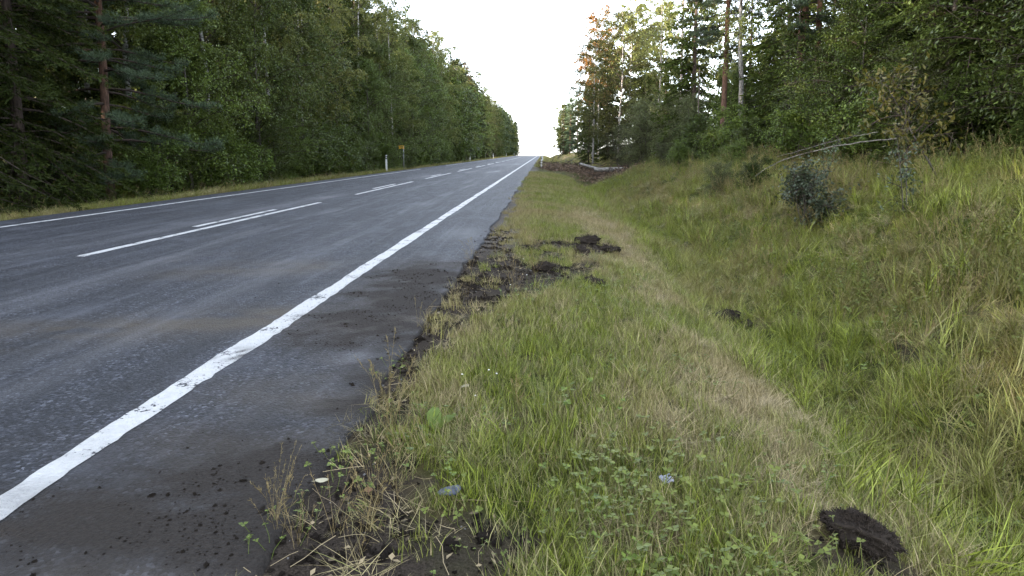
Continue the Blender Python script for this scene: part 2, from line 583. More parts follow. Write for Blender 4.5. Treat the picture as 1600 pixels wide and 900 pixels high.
def make_ground():
    m = M('ground_cover')
    c = m.coord('Object')
    n1, n2, n3 = m.noise(c, 2.2, 5), m.noise(c, 28, 5, 0.7), m.noise(c, 110, 3, 0.7)
    thatch = m.mix(n2, (0.025, 0.022, 0.009), (0.16, 0.125, 0.06))
    moss = m.mix(n2, (0.015, 0.020, 0.005), (0.065, 0.08, 0.017))
    grass = m.mix(m.ramp(n1, (0.4, 0.0), (0.62, 1.0)), moss, thatch)
    grass = m.mix(m.attr('straw'), grass, m.mix(n2, (0.13, 0.10, 0.055), (0.28, 0.22, 0.13)))
    soil = m.mix(m.ramp(n3, (0.3, 0.0), (0.75, 1.0)), (0.012, 0.0095, 0.007), (0.075, 0.060, 0.047))
    grav = m.mix(n3, (0.05, 0.046, 0.04), (0.19, 0.17, 0.15))
    duff = m.mix(n2, (0.012, 0.011, 0.006), (0.05, 0.04, 0.02))
    col = m.mix(m.attr('soil'), grass, soil)
    col = m.mix(m.attr('gravel'), col, grav)
    col = m.mix(m.attr('forest'), col, duff)
    col = m.mix(m.attr('sand'), col, m.mix(n2, (0.24, 0.17, 0.10), (0.36, 0.27, 0.17)))
    m.set(col=col, rough=0.95, spec=0.1)
    m.bump(m.math('ADD', n2, m.math('MULTIPLY', n3, 0.5)), 0.9, 0.02)
    return m.m


MAT['ground'] = make_ground()


def plain(name, a, b=None, scale=30, rough=0.6, spec=0.4, bump=0.0, metal=0.0):
    m = M(name)
    b = b or a
    n = m.noise(m.coord('Object'), scale, 4)
    m.set(col=m.mix(n, a, b), rough=rough, spec=spec, metal=metal)
    if bump:
        m.bump(n, bump, 0.01)
    return m.m


MAT['soil'] = plain('dark_peaty_soil', (0.008, 0.0065, 0.005), (0.048, 0.038, 0.030), 45, 0.95, 0.1, 0.9)
MAT['pebble'] = plain('grey_pebble', (0.06, 0.057, 0.053), (0.22, 0.21, 0.20), 14, 0.8, 0.3)
MAT['post_white'] = plain('white_post_plastic', (0.55, 0.55, 0.54), (0.74, 0.74, 0.72), 8, 0.5)
MAT['post_black'] = plain('black_post_band', (0.015, 0.015, 0.016), (0.03, 0.03, 0.03), 8, 0.5)
MAT['reflector'] = plain('pale_reflector', (0.5, 0.5, 0.5), (0.7, 0.7, 0.7), 8, 0.2, 0.6)
MAT['yellow'] = plain('yellow_sign_paint', (0.62, 0.30, 0.02), (0.72, 0.38, 0.03), 8, 0.45)
MAT['zinc'] = plain('galvanised_steel', (0.20, 0.20, 0.20), (0.32, 0.32, 0.31), 12, 0.5, 0.5, 0, 0.6)
MAT['shard'] = plain('blue_grey_plastic', (0.045, 0.055, 0.08), (0.075, 0.085, 0.115), 20, 0.35, 0.5, 0.2)
MAT['shred'] = plain('pale_plastic_film', (0.17, 0.18, 0.23), (0.32, 0.33, 0.38), 60, 0.4, 0.5, 0.3)
MAT['pale_leaf'] = plain('pale_dead_leaf', (0.36, 0.33, 0.22), (0.50, 0.46, 0.33), 40, 0.6)
MAT['brown_leaf'] = plain('brown_dead_leaf', (0.10, 0.052, 0.025), (0.22, 0.12, 0.06), 40, 0.7)
MAT['brush'] = leaf_mat('withered_leaves', (0.045, 0.031, 0.023), (0.17, 0.118, 0.085), yf=0.0, trans=0.15, rough=0.7)
MAT['litter'] = leaf_mat('dry_litter', (0.045, 0.034, 0.020), (0.22, 0.175, 0.105), yf=0.0, trans=0.1, rough=0.8)
MAT['clover'] = plain('clover_petals', (0.6, 0.58, 0.54), (0.8, 0.78, 0.74), 90, 0.7)
MAT['root'] = plain('root_fibres', (0.014, 0.011, 0.009), (0.05, 0.035, 0.025), 30, 0.9)
MAT['dock'] = leaf_mat('dock_leaf', (0.055, 0.095, 0.018), (0.10, 0.16, 0.03), yf=0.2, trans=0.35, rough=0.4)
MAT['wood'] = plain('cut_wood', (0.42, 0.31, 0.16), (0.55, 0.43, 0.25), 25, 0.8)

# ------------------------------------------------------------------ setting: ground
def grid_mesh(name, X, Y, mat, zf, attrs, smooth=True):
    x, y = np.meshgrid(X, Y)
    nx, ny = len(X), len(Y)
    z = zf(x, y)
    i, j = np.meshgrid(np.arange(ny - 1), np.arange(nx - 1), indexing='ij')
    a = i * nx + j
    Fq = np.stack([a, a + 1, a + nx + 1, a + nx], -1).reshape(-1, 4)
    at = {k: f(x, y).ravel() for k, f in attrs.items()}
    return new_mesh(name, np.stack([x, y, z], -1), Fq, mat, smooth, at)


def straw_mask(x, y):
    n = fbm(x * 1.5, y * 0.8, 51) - 0.5
    n2 = fbm(x * 2.6, y * 1.8, 53) - 0.5
    c = 1.22 + 0.5 * (fbm(y * 0.35, 0, 52) - .5)
    m = np.exp(-((x - c - n * 1.5) / 0.44) ** 2) * np.clip(.62 + n2 * 3.0, 0, 1)
    m = m * (1 - .45 * sstep(4.5, 6, y) * (1 - sstep(7.5, 9.5, y)))
    return np.clip(m, 0, 1) * (x > 0) * (1 - sstep(16, 26, y))


gx = np.unique(np.concatenate([np.linspace(-300, -40, 14), np.linspace(-40, -14, 27), np.linspace(-14, -10, 28), np.linspace(-10, -1, 10),
                               np.linspace(-0.95, 2.2, 72), np.linspace(2.2, 9, 75), np.linspace(9, 40, 50), np.linspace(40, 300, 14)]))
gy = np.unique(np.concatenate([np.linspace(-60, 1.2, 26), np.linspace(1.2, 5, 85), np.linspace(5, 12, 100), np.linspace(12, 40, 110),
                               np.linspace(40, 120, 80), np.linspace(120, 320, 50), np.linspace(320, 1500, 30)]))
ground_me = grid_mesh('ground', gx, gy, MAT['ground'], gz, dict(
    soil=soil_mask,
    straw=straw_mask,
    gravel=lambda x, y: np.clip(sstep(-0.95, -0.8, x) * (1 - sstep(-0.55, -0.2, x)) * sstep(7.5, 10, y) * 0.8 * (0.4 + fbm(x * 3, y * 2, 61))
                                + (x < -10) * (x > -16) * sstep(-10.9, -10.5, x) * 0.7
                                + (x < -10) * (x > -15) * np.exp(-((y - 58) / 6) ** 2) * 1.2, 0, 1),
    forest=lambda x, y: np.maximum(sstep(8.0, 9.5, x + (fbm(x * .5, y * .5, 62) - .5) * 2), (x < -8) * (1 - sstep(-12.9, -12.2, x))),
    sand=lambda x, y: (np.exp(-((y - 165) / 18) ** 2) * np.exp(-((x - 6.5) / 2.0) ** 2) * 1.6).clip(0, 1)))
ground = tag(link('ground', ground_me), 'grassy ground with a ditch and a bank rising to forest', None, None, 'structure')

# ------------------------------------------------------------------ setting: road
ry = np.unique(np.concatenate([np.linspace(-40, 1, 30), np.linspace(1, 9, 170), np.linspace(9, 30, 150), np.linspace(30, 120, 120), np.linspace(120, 700, 90)]))


def road_z(x, y):
    camber = -0.012 * np.abs(x + 5.6) * 0
    return 0.0 * x + crest(y) + camber + 0.006 * (fbm(x * .8, y * .25, 71) - .5)


ru = np.unique(np.concatenate([np.linspace(0, 0.55, 50), np.linspace(0.55, 0.86, 55), np.linspace(0.86, 1, 42)]))
uu, yy = np.meshgrid(ru, ry)
xr = -0.88 + (fbm(0 * ry, ry * 1.1, 72) - 0.5) * 0.16 + (fbm(0 * ry, ry * 7, 73) - 0.5) * 0.07
xl = -10.18 + (fbm(0 * ry, ry * 0.9, 74) - 0.5) * 0.15
xx = xl[:, None] * (1 - uu) + xr[:, None] * uu
zz = road_z(xx, yy)
xs = np.concatenate([xl[:, None] - 0.03, xx, xr[:, None] + 0.012, xr[:, None] + 0.03], 1)
ys = np.concatenate([ry[:, None], yy, ry[:, None], ry[:, None]], 1)
zs = np.concatenate([zz[:, :1] - 0.12, zz, zz[:, -1:] - 0.02, zz[:, -1:] - 0.14], 1)
nx = xs.shape[1]
ii, jj = np.meshgrid(np.arange(len(ry) - 1), np.arange(nx - 1), indexing='ij')
a0 = ii * nx + jj
road_me = new_mesh('road', np.stack([xs, ys, zs], -1), np.stack([a0, a0 + 1, a0 + nx + 1, a0 + nx], -1).reshape(-1, 4), MAT['asphalt'], True,
                   {'mud': mud_mask(xs, ys), 'dust_sheen': dust_sheen_mask(xs, ys), 'tan': tan_mask(xs, ys)})
road = tag(link('road', road_me), 'worn grey asphalt road running straight to the horizon', None, None, 'structure')


def paint_strip(name, xc, w, y0, y1, lift=0.004, seed=0, rag=1.0):
    n = int(min(900, max(12, (min(y1, 40) - y0) / 0.05 + max(0, y1 - 40) / 1.5)))
    t = np.linspace(0, 1, n)
    y = y0 + (y1 - y0) * t ** (2.0 if y1 > 100 else 1.0)
    e1 = ((vnoise(y * 14, 0 * y, seed) - .5) * 0.022 + (fbm(y * 1.2, 0 * y, seed + 1) - .5) * 0.05) * rag
    e2 = ((vnoise(y * 14, 0 * y, seed + 5) - .5) * 0.022 + (fbm(y * 1.2, 0 * y, seed + 6) - .5) * 0.04) * rag
    L, R = xc - w / 2 + e1, xc + w / 2 + e2
    X = np.stack([L, (L * 2 + R) / 3, (L + 2 * R) / 3, R], 1)
    Yg = np.repeat(y[:, None], 4, 1)
    Z = road_z(X, Yg) + lift
    i, j = np.meshgrid(np.arange(n - 1), np.arange(3), indexing='ij')
    a = i * 4 + j
    Fq = np.stack([a, a + 1, a + 5, a + 4], -1).reshape(-1, 4)
    me = new_mesh(name, np.stack([X, Yg, Z], -1), Fq, MAT['paint'], True,
                  {'mud': mud_mask(X, Yg) * (0.6 + 0.0 * X) + 0.9 * np.exp(-((Yg - 4.15) / .12) ** 2) * (vnoise(X * 20, Yg * 14, 81) > .35), 'dust_sheen': 0 * X, 'tan': tan_mask(X, Yg) * .5})
    return link(name, me, road)


paint_strip('edge_line', -1.965, 0.155, 0.6, 330, seed=3)
paint_strip('edge_line', -9.33, 0.12, 0.6, 52, seed=13, rag=.5)
paint_strip('edge_line', -9.33, 0.12, 66, 330, seed=14, rag=.5)
for k in range(14):
    y0 = 8.1 + 12.6 * k
    paint_strip('centre_dash', -5.72, 0.13, y0, y0 + 9.2, seed=20 + k, rag=.5)
    paint_strip('short_dash', -6.02, 0.12, y0 + 3.4, y0 + 7.0, seed=50 + k, rag=.5)

# ------------------------------------------------------------------ scatter by geometry nodes
def gn_scatter(name, protos, P, idx, rot, scl, tint, hue, label, cat):
    """tufts on points: one stuff object, the tufts live in an unlinked collection"""
    pc = bpy.data.collections.new(name + '_tufts')
    for k, me in enumerate(protos):
        pc.objects.link(bpy.data.objects.new('%s_tuft_%02d' % (name, k), me))
    me = bpy.data.meshes.new(name)
    P = np.asarray(P, np.float32)
    me.vertices.add(len(P))
    me.vertices.foreach_set('co', P.ravel())
    for nm, typ, arr, key in (('idx', 'INT', idx, 'value'), ('scl', 'FLOAT', scl, 'value'), ('tint', 'FLOAT', tint, 'value'),
                              ('hue', 'FLOAT', hue, 'value'), ('rot', 'FLOAT_VECTOR', rot, 'vector')):
        at = me.attributes.new(nm, typ, 'POINT')
        at.data.foreach_set(key, np.ascontiguousarray(arr, np.int32 if typ == 'INT' else np.float32).ravel())
    ng = bpy.data.node_groups.new(name + '_scatter', 'GeometryNodeTree')
    ng.interface.new_socket('Geometry', in_out='INPUT', socket_type='NodeSocketGeometry')
    ng.interface.new_socket('Geometry', in_out='OUTPUT', socket_type='NodeSocketGeometry')
    N, L = ng.nodes, ng.links
    gi, go = N.new('NodeGroupInput'), N.new('NodeGroupOutput')
    ci = N.new('GeometryNodeCollectionInfo')
    ci.inputs['Collection'].default_value = pc
    ci.inputs['Separate Children'].default_value = True
    ci.inputs['Reset Children'].default_value = True
    ip = N.new('GeometryNodeInstanceOnPoints')
    ip.inputs['Pick Instance'].default_value = True

    def na(nm, typ):
        nd = N.new('GeometryNodeInputNamedAttribute')
        nd.data_type = typ
        nd.inputs['Name'].default_value = nm
        return nd.outputs['Attribute']
    L.new(gi.outputs[0], ip.inputs['Points'])
    L.new(ci.outputs[0], ip.inputs['Instance'])
    L.new(na('idx', 'INT'), ip.inputs['Instance Index'])
    L.new(na('rot', 'FLOAT_VECTOR'), ip.inputs['Rotation'])
    L.new(na('scl', 'FLOAT'), ip.inputs['Scale'])
    L.new(ip.outputs[0], go.inputs[0])
    o = link(name, me)
    md = o.modifiers.new('scatter', 'NODES')
    md.node_group = ng
    tag(o, label, cat, None, 'stuff')
    return o


def tuft(seed, n, r, l0, l1, w, bend, dry, mat, lie=0.0, segs=3, name='tuft'):
    g = np.random.default_rng(seed)
    az = g.random(n) * 2 * np.pi
    rr = r * np.sqrt(g.random(n))
    a2 = g.random(n) * 2 * np.pi
    P = np.stack([rr * np.cos(a2), rr * np.sin(a2), np.full(n, -0.01)], 1)
    Ln = g.uniform(l0, l1, n)
    h = np.stack([np.cos(az), np.sin(az), 0 * az], 1)
    s = np.stack([-np.sin(az), np.cos(az), 0 * az], 1)
    tw = g.uniform(-.9, .9, n)[:, None]
    lean = np.clip(g.normal(lie, 0.16, n), 0.02, 1.5)          # start angle from the vertical
    bd = g.uniform(0.25, 1.0, n) * bend                          # extra angle to the tip
    W = w * g.uniform(0.6, 1.3, n)
    pts = [P]
    for k in range(segs):
        an = (lean + bd * (k + .5) / segs)[:, None]
        pts.append(pts[-1] + (Ln / segs)[:, None] * (h * np.sin(an) + np.array([0, 0, 1.0]) * np.cos(an)))
    V, A, Dr = [], [], []
    sd = unit(s + h * tw * .8)
    for k in range(segs + 1):
        ww = (W * (1.0 if k == 0 else (1.0 - (k / segs) ** 1.6) + 0.06) * .5)[:, None]
        V += [pts[k] - sd * ww, pts[k] + sd * ww]
    V = np.stack(V, 1)                                            # n, 2(segs+1), 3
    q = 2 * (segs + 1)
    base = (np.arange(n) * q)[:, None]
    F = np.concatenate([base + np.array([[2 * k, 2 * k + 1, 2 * k + 3, 2 * k + 2]]) for k in range(segs)], 0)
    v = np.repeat(g.random(n), q)
    dd = np.repeat(np.where(g.random(n) < dry, g.uniform(.6, 1, n), g.uniform(0, .25, n)), q)
    # blades are paler and yellower at the tips
    return new_mesh(name, V, F, mat, False, {'v': v, 'dry': dd})


def merge_attr_mesh(name, G, dry, mat):
    V, Fq, A = np.concatenate(G.V), np.concatenate(G.F), np.concatenate(G.A)
    return new_mesh(name, V, Fq, mat, False, {'v': A, 'dry': np.full(len(V), dry) if np.isscalar(dry) else dry})


def seed_stem(seed, n, l0, l1, w=0.0028, head=True):
    g = np.random.default_rng(seed)
    G = Geo()
    for k in range(n):
        az, lean = g.random() * 6.28, abs(g.normal(0, .16)) + .05
        L = g.uniform(l0, l1)
        p0 = np.array([g.normal(0, .04), g.normal(0, .04), -.01])
        h = np.array([math.cos(az), math.sin(az), 0])
        ts = np.linspace(0, 1, 5)
        pts = [p0]
        for t in ts[1:]:
            a = lean + .5 * t * g.uniform(.2, 1)
            pts.append(pts[-1] + L / 4 * (h * math.sin(a) + np.array([0, 0, math.cos(a)])))
        G.tube(pts, np.linspace(w, w * .5, 5) * .6, 3, g.random())
        if head:
            m = 16
            tt = g.uniform(.72, 1.0, m)
            pp = np.array([np.interp(tt, ts, np.array(pts)[:, c]) for c in range(3)]).T
            dd = g.normal(0, .35, (m, 3)) + np.array([0, 0, .8]) + h * .3
            G.leaves(pp, dd, g.normal(0, 1, (m, 3)), g.uniform(.02, .05, m), .005, g.random(m))
        if g.random() < .8:
            pp = np.array(pts)[1:3]
            G.leaves(pp, h + g.normal(0, .6, (2, 3)) + [0, 0, .5], g.normal(0, 1, (2, 3)), g.uniform(.10, .2, 2), .006, g.random(2))
    return merge_attr_mesh('seed_stems', G, 0.8, MAT['stem'])


def trefoil(seed, n, sz, hgt):
    g = np.random.default_rng(seed)
    G = Geo()
    for k in range(n):
        p = np.array([g.normal(0, .07), g.normal(0, .07), 0])
        top = p + np.array([g.normal(0, .03), g.normal(0, .03), g.uniform(.5, 1) * hgt])
        G.tube([p, (p + top) / 2 + g.normal(0, .006, 3), top], .0012, 3, .4)
        a0 = g.random() * 6.28
        s = sz * g.uniform(.6, 1.2)
        for j in range(3):
            a = a0 + j * 2.09
            d = np.array([math.cos(a), math.sin(a), g.uniform(-.1, .35)])
            sd = np.array([-math.sin(a), math.cos(a), g.normal(0, .15)])
            v = g.random()
            G.leaves([top], [d], [sd], s, s * .85, v, .08)
    return merge_attr_mesh('trefoil_weeds', G, 0.08, MAT['weed'])


def tall_herb(seed, n, h0, h1, lw, ll, dry=0.1):
    g = np.random.default_rng(seed)
    G = Geo()
    for k in range(n):
        p = np.array([g.normal(0, .09), g.normal(0, .09), 0])
        L = g.uniform(h0, h1)
        top = p + np.array([g.normal(0, .12), g.normal(0, .12), L])
        path = [p, (p + top) / 2 + g.normal(0, .03, 3), top]
        G.tube(path, [.004, .003, .0015], 3, .3)
        m = int(L / .028)
        t = g.uniform(.12, 1, m)
        P = p + (top - p) * t[:, None]
        az = g.random(m) * 6.28
        D = np.stack([np.cos(az), np.sin(az), g.uniform(-.3, .7, m)], 1)
        S = np.stack([-np.sin(az), np.cos(az), g.normal(0, .3, m)], 1)
        G.leaves(P, D, S, ll * g.uniform(.5, 1.2, m), lw * g.uniform(.7, 1.2, m), g.random(m), .06)
    return merge_attr_mesh('herb', G, dry, MAT['weed'])


T_LAWN = [tuft(100 + k, 50, .075, .035, .115, .0038, 1.1, .16, MAT['grass']) for k in range(6)]
T_DRY = [tuft(120 + k, 50, .08, .035, .13, .0032, .9, .7, MAT['straw'], .35) for k in range(5)]
T_MAT = [tuft(140 + k, 46, .10, .14, .34, .0036, .5, .96, MAT['straw'], 1.25) for k in range(5)]
T_LONG = [tuft(160 + k, 38, .09, .20, .46, .0072, 1.5, .12, MAT['grass'], .2, 4) for k in range(6)]
T_MID = [tuft(180 + k, 40, .09, .14, .32, .0055, 1.2, .28, MAT['grass'], .25) for k in range(6)]
T_STEM = [seed_stem(200 + k, 7, .35, .75) for k in range(4)]
T_TREF = [trefoil(220 + k, 12, .017, .08) for k in range(4)]
T_HERB = [tall_herb(240 + k, 5, .25, .6, .022, .05) for k in range(4)]
T_COARSE = [tuft(260 + k, 60, .22, .12, .34, .011, 1.1, .35, MAT['grass'], .25) for k in range(5)]
PROTOS = T_LAWN + T_DRY + T_MAT + T_LONG + T_MID + T_STEM + T_TREF + T_HERB + T_COARSE
I0 = np.cumsum([0] + [len(t) for t in (T_LAWN, T_DRY, T_MAT, T_LONG, T_MID, T_STEM, T_TREF, T_HERB, T_COARSE)])
LAWN, DRY, MATD, LONG, MID, STEM, TREF, HERB, COARSE = range(9)
RNG = np.random.default_rng(99)


def pick(kind, n):
    return RNG.integers(I0[kind], I0[kind + 1], n)


def area(x0, x1, y0, y1, per_m2):
    n = int((x1 - x0) * (y1 - y0) * per_m2)
    return RNG.uniform(x0, x1, n), RNG.uniform(y0, y1, n)


class Cloud:
    def __init__(self):
        self.d = []

    def add(self, kind, x, y, s0=.8, s1=1.25, tint=0.0, hue=0.0, tilt=.15, lift=0.0):
        n = len(x)
        z = gz(x, y) + lift
        rot = np.stack([RNG.normal(0, tilt, n), RNG.normal(0, tilt, n), RNG.uniform(0, 6.28, n)], 1)
        self.d.append((np.stack([x, y, z], 1), pick(kind, n), rot, RNG.uniform(s0, s1, n),
                       np.broadcast_to(tint, (n,)) + RNG.normal(0, .06, n), np.broadcast_to(np.clip(hue, 0, 1), (n,)).copy()))

    def build(self, name, label, cat):
        P, i, r, s, t, h = (np.concatenate([d[k] for d in self.d]) for k in range(6))
        return gn_scatter(name, PROTOS, P, i, r, s, t, h, label, cat)


def keep(x, y, p):
    k = RNG.random(len(x)) < p
    return x[k], y[k]


def wall_fade(x, y):
    """thins out with distance, where single blades are far below a pixel"""
    return np.clip(1.2 - y / 60, .25, 1)


# --- verge between asphalt and ditch
C = Cloud()
for (y0, y1, dn, sc) in ((1.2, 7, 260, .95), (7, 16, 150, .95), (16, 45, 80, 1.05)):
    x, y = area(-0.9, 2.0, y0, y1, dn)
    sm = soil_mask(x, y)
    x, y = keep(x, y, np.clip(1 - sm * 1.35, 0.05, 1))
    st = straw_mask(x, y)
    pat = fbm(x * 1.1, y * .8, 91)
    fine = fbm(x * 4, y * 4, 92)
    far = sstep(10, 14, y) * (1 - sstep(14, 19, y)) * .45                   # a withered band across the verge
    edge = (1 - sstep(-.6, .1, x)) * .28
    r = RNG.random(len(x))
    tint = (pat - .5) * 1.7 + (fine - .5) * .6 + st * .6 + far + edge - .10
    hue = np.clip((pat - .5) * 2 + far + edge, 0, 1)
    k = np.where(r < .60 - st * .45, LAWN, np.where(r < .86 - st * .3, DRY, np.where(st > .35, MATD, DRY)))
    k = np.where((k == LAWN) & (RNG.random(len(x)) < .09) & (st < .3), MID, k)
    k = np.where((k != MID) & (RNG.random(len(x)) < .10), MATD, k)
    for kk in (LAWN, DRY, MATD, MID):
        q = k == kk
        z_ = .6 if kk in (MID, MATD) else 1.0
        C.add(kk, x[q], y[q], .75 * sc * z_, 1.3 * sc * z_, tint[q], hue[q], .2)
x, y = area(-0.7, 1.2, 1.3, 9, 9)
x, y = keep(x, y, (fbm(x * 1.5, y * 1.2, 93) > .5) * (1 - soil_mask(x, y)))
C.add(TREF, x, y, .7, 1.4, -.05)
x, y = area(.2, 1.3, 1.8, 3.6, 34)
x, y = keep(x, y, (fbm(x * 2, y * 2, 94) > .45) * .9)
C.add(TREF, x, y, .8, 1.7, .08, .3)
x, y = area(-0.95, 0.2, 1.6, 12, 7)
x, y = keep(x, y, .3 + .4 * (fbm(x * 2, y * 2, 95) > .55))
C.add(STEM, x, y, .25, .5, .15, .3)
x, y = area(-0.95, 0.9, 1.4, 4.2, 22)
x, y = keep(x, y, soil_mask(x, y) * (.25 + 1.1 * (fbm(x * 3, y * 3, 113) - .3)))
C.add(MATD, x, y, .35, .7, 0, .3, .3)
x, y = area(-0.95, 0.9, 1.4, 4.2, 30)
x, y = keep(x, y, soil_mask(x, y) * (fbm(x * 3, y * 3, 114) > .55))
C.add(DRY, x, y, .4, .9, -.1, .2, .4)
x, y = area(-0.9, 0.9, 1.4, 4.2, 14)
x, y = keep(x, y, soil_mask(x, y) * .8)
C.add(TREF, x, y, .5, 1.1, .05, .2, .3)
C.build('verge_grass', 'short mown grass of the verge, patchy green and straw coloured, beside the asphalt', 'grass')

# --- ditch and bank
C = Cloud()
for (y0, y1, x1, dn, sc) in ((1.0, 6, 6.5, 85, 1.0), (6, 14, 10.5, 70, .9), (14, 26, 11, 46, .9), (26, 46, 11, 34, .95)):
    x, y = area(1.5, x1, y0, y1, dn)
    st = straw_mask(x, y)
    q = (y < 41 + .4 * np.clip(x - 5, 0, 9)) | (x > 7.5)
    x, y = x[q], y[q]
    x, y = keep(x, y, np.clip(sstep(1.35, 2.5, x + (fbm(x, y * .7, 96) - .5) * 1.3), 0, 1) * (1 - .8 * soil_mask(x, y)) * (1 - sstep(9.0, 10.5, x) * .85))
    pat = fbm(x * .7, y * .5, 97)
    fine = fbm(x * 3, y * 3, 98)
    bank = sstep(3.4, 5.5, x)
    r = RNG.random(len(x))
    k = np.where(r < .46 - bank * .18, LONG, np.where(r < .78, MID, np.where(r < .88, DRY, MATD)))
    tint = (pat - .5) * 1.7 + (fine - .5) * .8 + bank * .03 - .12
    hue = np.clip((pat - .48) * 2.6 + bank * .2, 0, 1)
    for kk in (LONG, MID, DRY, MATD):
        q = k == kk
        C.add(kk, x[q], y[q], .55 * sc, 1.05 * sc, tint[q], hue[q], .35)
x, y = area(2.2, 10, 2, 30, 8)
x, y = keep(x, y, (fbm(x * .8, y * .6, 99) > .48) * sstep(2.5, 5.5, x))
C.add(STEM, x, y, .7, 1.4, RNG.uniform(-.5, .1, len(x)), .3)
x, y = area(3.5, 10.5, 5, 40, 13)
x, y = keep(x, y, (fbm(x * .9, y * .9, 101) > .5) * .7)
C.add(HERB, x, y, .5, 1.2, RNG.uniform(-.1, .45, len(x)), .35)
x, y = area(3.2, 9.5, 2.5, 26, 9)
x, y = keep(x, y, fbm(x * 1.4, y * 1.2, 107) > .56)
C.add(LONG, x, y, .9, 1.7, RNG.uniform(-.2, .1, len(x)), .0, .2)
x, y = area(3.2, 9.5, 5, 30, 14)
x, y = keep(x, y, fbm(x * 1.2, y * 1.0, 108) > .58)
C.add(MATD, x, y, .8, 1.3, 0, .4, .3, .12)
x, y = area(2.4, 9, 3, 20, 4)
C.add(TREF, x, y, 1.2, 2.2, .05, .2)
C.build('ditch_grass', 'long lush grass and weeds in the ditch and on the bank at the right', 'grass')

# --- far right verge and left verge
C = Cloud()
for (y0, y1, dn) in ((61, 100, 5), (100, 250, 1.5)):
    x, y = area(-0.7, 9, y0, y1, dn)
    C.add(COARSE, x, y, .6, 1.1, (fbm(x * .6, y * .3, 102) - .5) * 1.4 + .15, fbm(x, y * .3, 103))
for (y0, y1, dn, kd, sc) in ((2, 22, 60, MID, .85), (22, 50, 26, MID, 1.15), (50, 120, 7, COARSE, 1.0), (120, 250, 2, COARSE, 1.3)):
    x, y = area(-13, -10.35, y0, y1, dn)
    x, y = keep(x, y, sstep(-10.4, -10.75, x + (fbm(x, y, 104) - .5) * .3) * (1 - np.exp(-((y - 59) / 5) ** 2)))
    C.add(kd, x, y, .6 * sc, 1.3 * sc, (fbm(x * 1., y * .5, 105) - .5) * 1.4 + .12, fbm(x * 2, y * .4, 106))
x, y = area(-13, -10.9, 4, 50, 2.2)
C.add(STEM, x, y, .5, .9, .1, .4)
x, y = area(-13.6, -11.6, 4, 60, 3)
C.add(HERB, x, y, .6, 1.3, .0, .2)
C.build('roadside_grass', 'thin strip of yellowish grass along the far side of the road', 'grass')

# --- undergrowth at the forest edges
C = Cloud()
x, y = area(8.2, 15, 6, 50, 3.2)
C.add(HERB, x, y, .7, 1.6, RNG.uniform(-.1, .25, len(x)), .2)
x, y = area(-15.5, -12.6, 5, 110, 1.8)
C.add(HERB, x, y, 1.0, 2.2, RNG.uniform(-.1, .1, len(x)), .1)
C.build('undergrowth', 'low leafy undergrowth at the foot of the forest edge', 'undergrowth')

# ------------------------------------------------------------------ soil crumbs and litter
def lump(seed, n_u=10, n_v=7, rough=.35):
    g = np.random.default_rng(seed)
    u = np.linspace(0, 2 * np.pi, n_u, endpoint=False)
    v = np.linspace(0.0, np.pi, n_v)
    V = []
    for b in v:
        for a in u:
            d = np.array([math.sin(b) * math.cos(a), math.sin(b) * math.sin(a), math.cos(b)])
            q = 1 + rough * (2 * vnoise(d[0] * 1.8 + 5, d[1] * 1.8 + d[2] * 2.3, seed) - 1) + rough * .6 * (2 * vnoise(d[0] * 5, d[1] * 5 + d[2] * 4, seed + 3) - 1)
            V.append(d * q * np.array([1, .8, .62]))
    F = []
    for i in range(n_v - 1):
        for j in range(n_u):
            F.append([i * n_u + j, i * n_u + (j + 1) % n_u, (i + 1) * n_u + (j + 1) % n_u, (i + 1) * n_u + j])
    return np.array(V), np.array(F)


def lump_mesh(seed, mat, name, **kw):
    V, F = lump(seed, 11, 8, .6)
    return new_mesh(name, V, F[:, ::-1], mat, False, {'v': np.full(len(V), .5), 'dry': np.zeros(len(V))})


def scatter_lumps(name, mats, x, y, zf, size, label, cat):
    pr = [lump_mesh(300 + k + len(name), mats[k % len(mats)], 'lump') for k in range(6)]
    n = len(x)
    P = np.stack([x, y, zf(x, y) + size * .15], 1)
    rot = np.stack([RNG.normal(0, .4, n), RNG.normal(0, .4, n), RNG.uniform(0, 6.28, n)], 1)
    return gn_scatter(name, pr, P, RNG.integers(0, 6, n), rot, size, np.zeros(n), np.zeros(n), label, cat)


x, y = area(-2.6, -0.9, 1.3, 9, 3200)
mk = mud_mask(x, y)
x, y = keep(x, y, np.clip((mk - .3) * .8, 0.003, 1) * np.clip((fbm(x * 5, y * 5, 111) - .42) * 5, 0.02, 1))
sz = np.minimum(RNG.lognormal(-6.0, .6, len(x)), .013)
scatter_lumps('soil_crumbs', [MAT['soil']], x, y, road_z, sz, 'dark crumbs of earth strewn over the asphalt shoulder', 'soil')
x, y = area(-1.05, 1.3, 1.3, 11.5, 1500)
mk = soil_mask(x, y)
x, y = keep(x, y, mk * np.clip((fbm(x * 4, y * 4, 112) - .35) * 3, 0.05, 1))
sz = np.minimum(RNG.lognormal(-5.0, .6, len(x)), .034)
scatter_lumps('churned_soil', [MAT['soil']], x, y, gz, sz, 'black churned earth of the torn-up verge', 'soil')
x, y = area(-0.95, 0.3, 1.4, 24, 60)
x, y = keep(x, y, np.clip(soil_mask(x, y), .05, 1) * .8)
scatter_lumps('gravel', [MAT['pebble']], x, y, gz, np.minimum(RNG.lognormal(-5.6, .5, len(x)), .013), 'scattered pale pebbles in the shoulder soil', 'gravel')

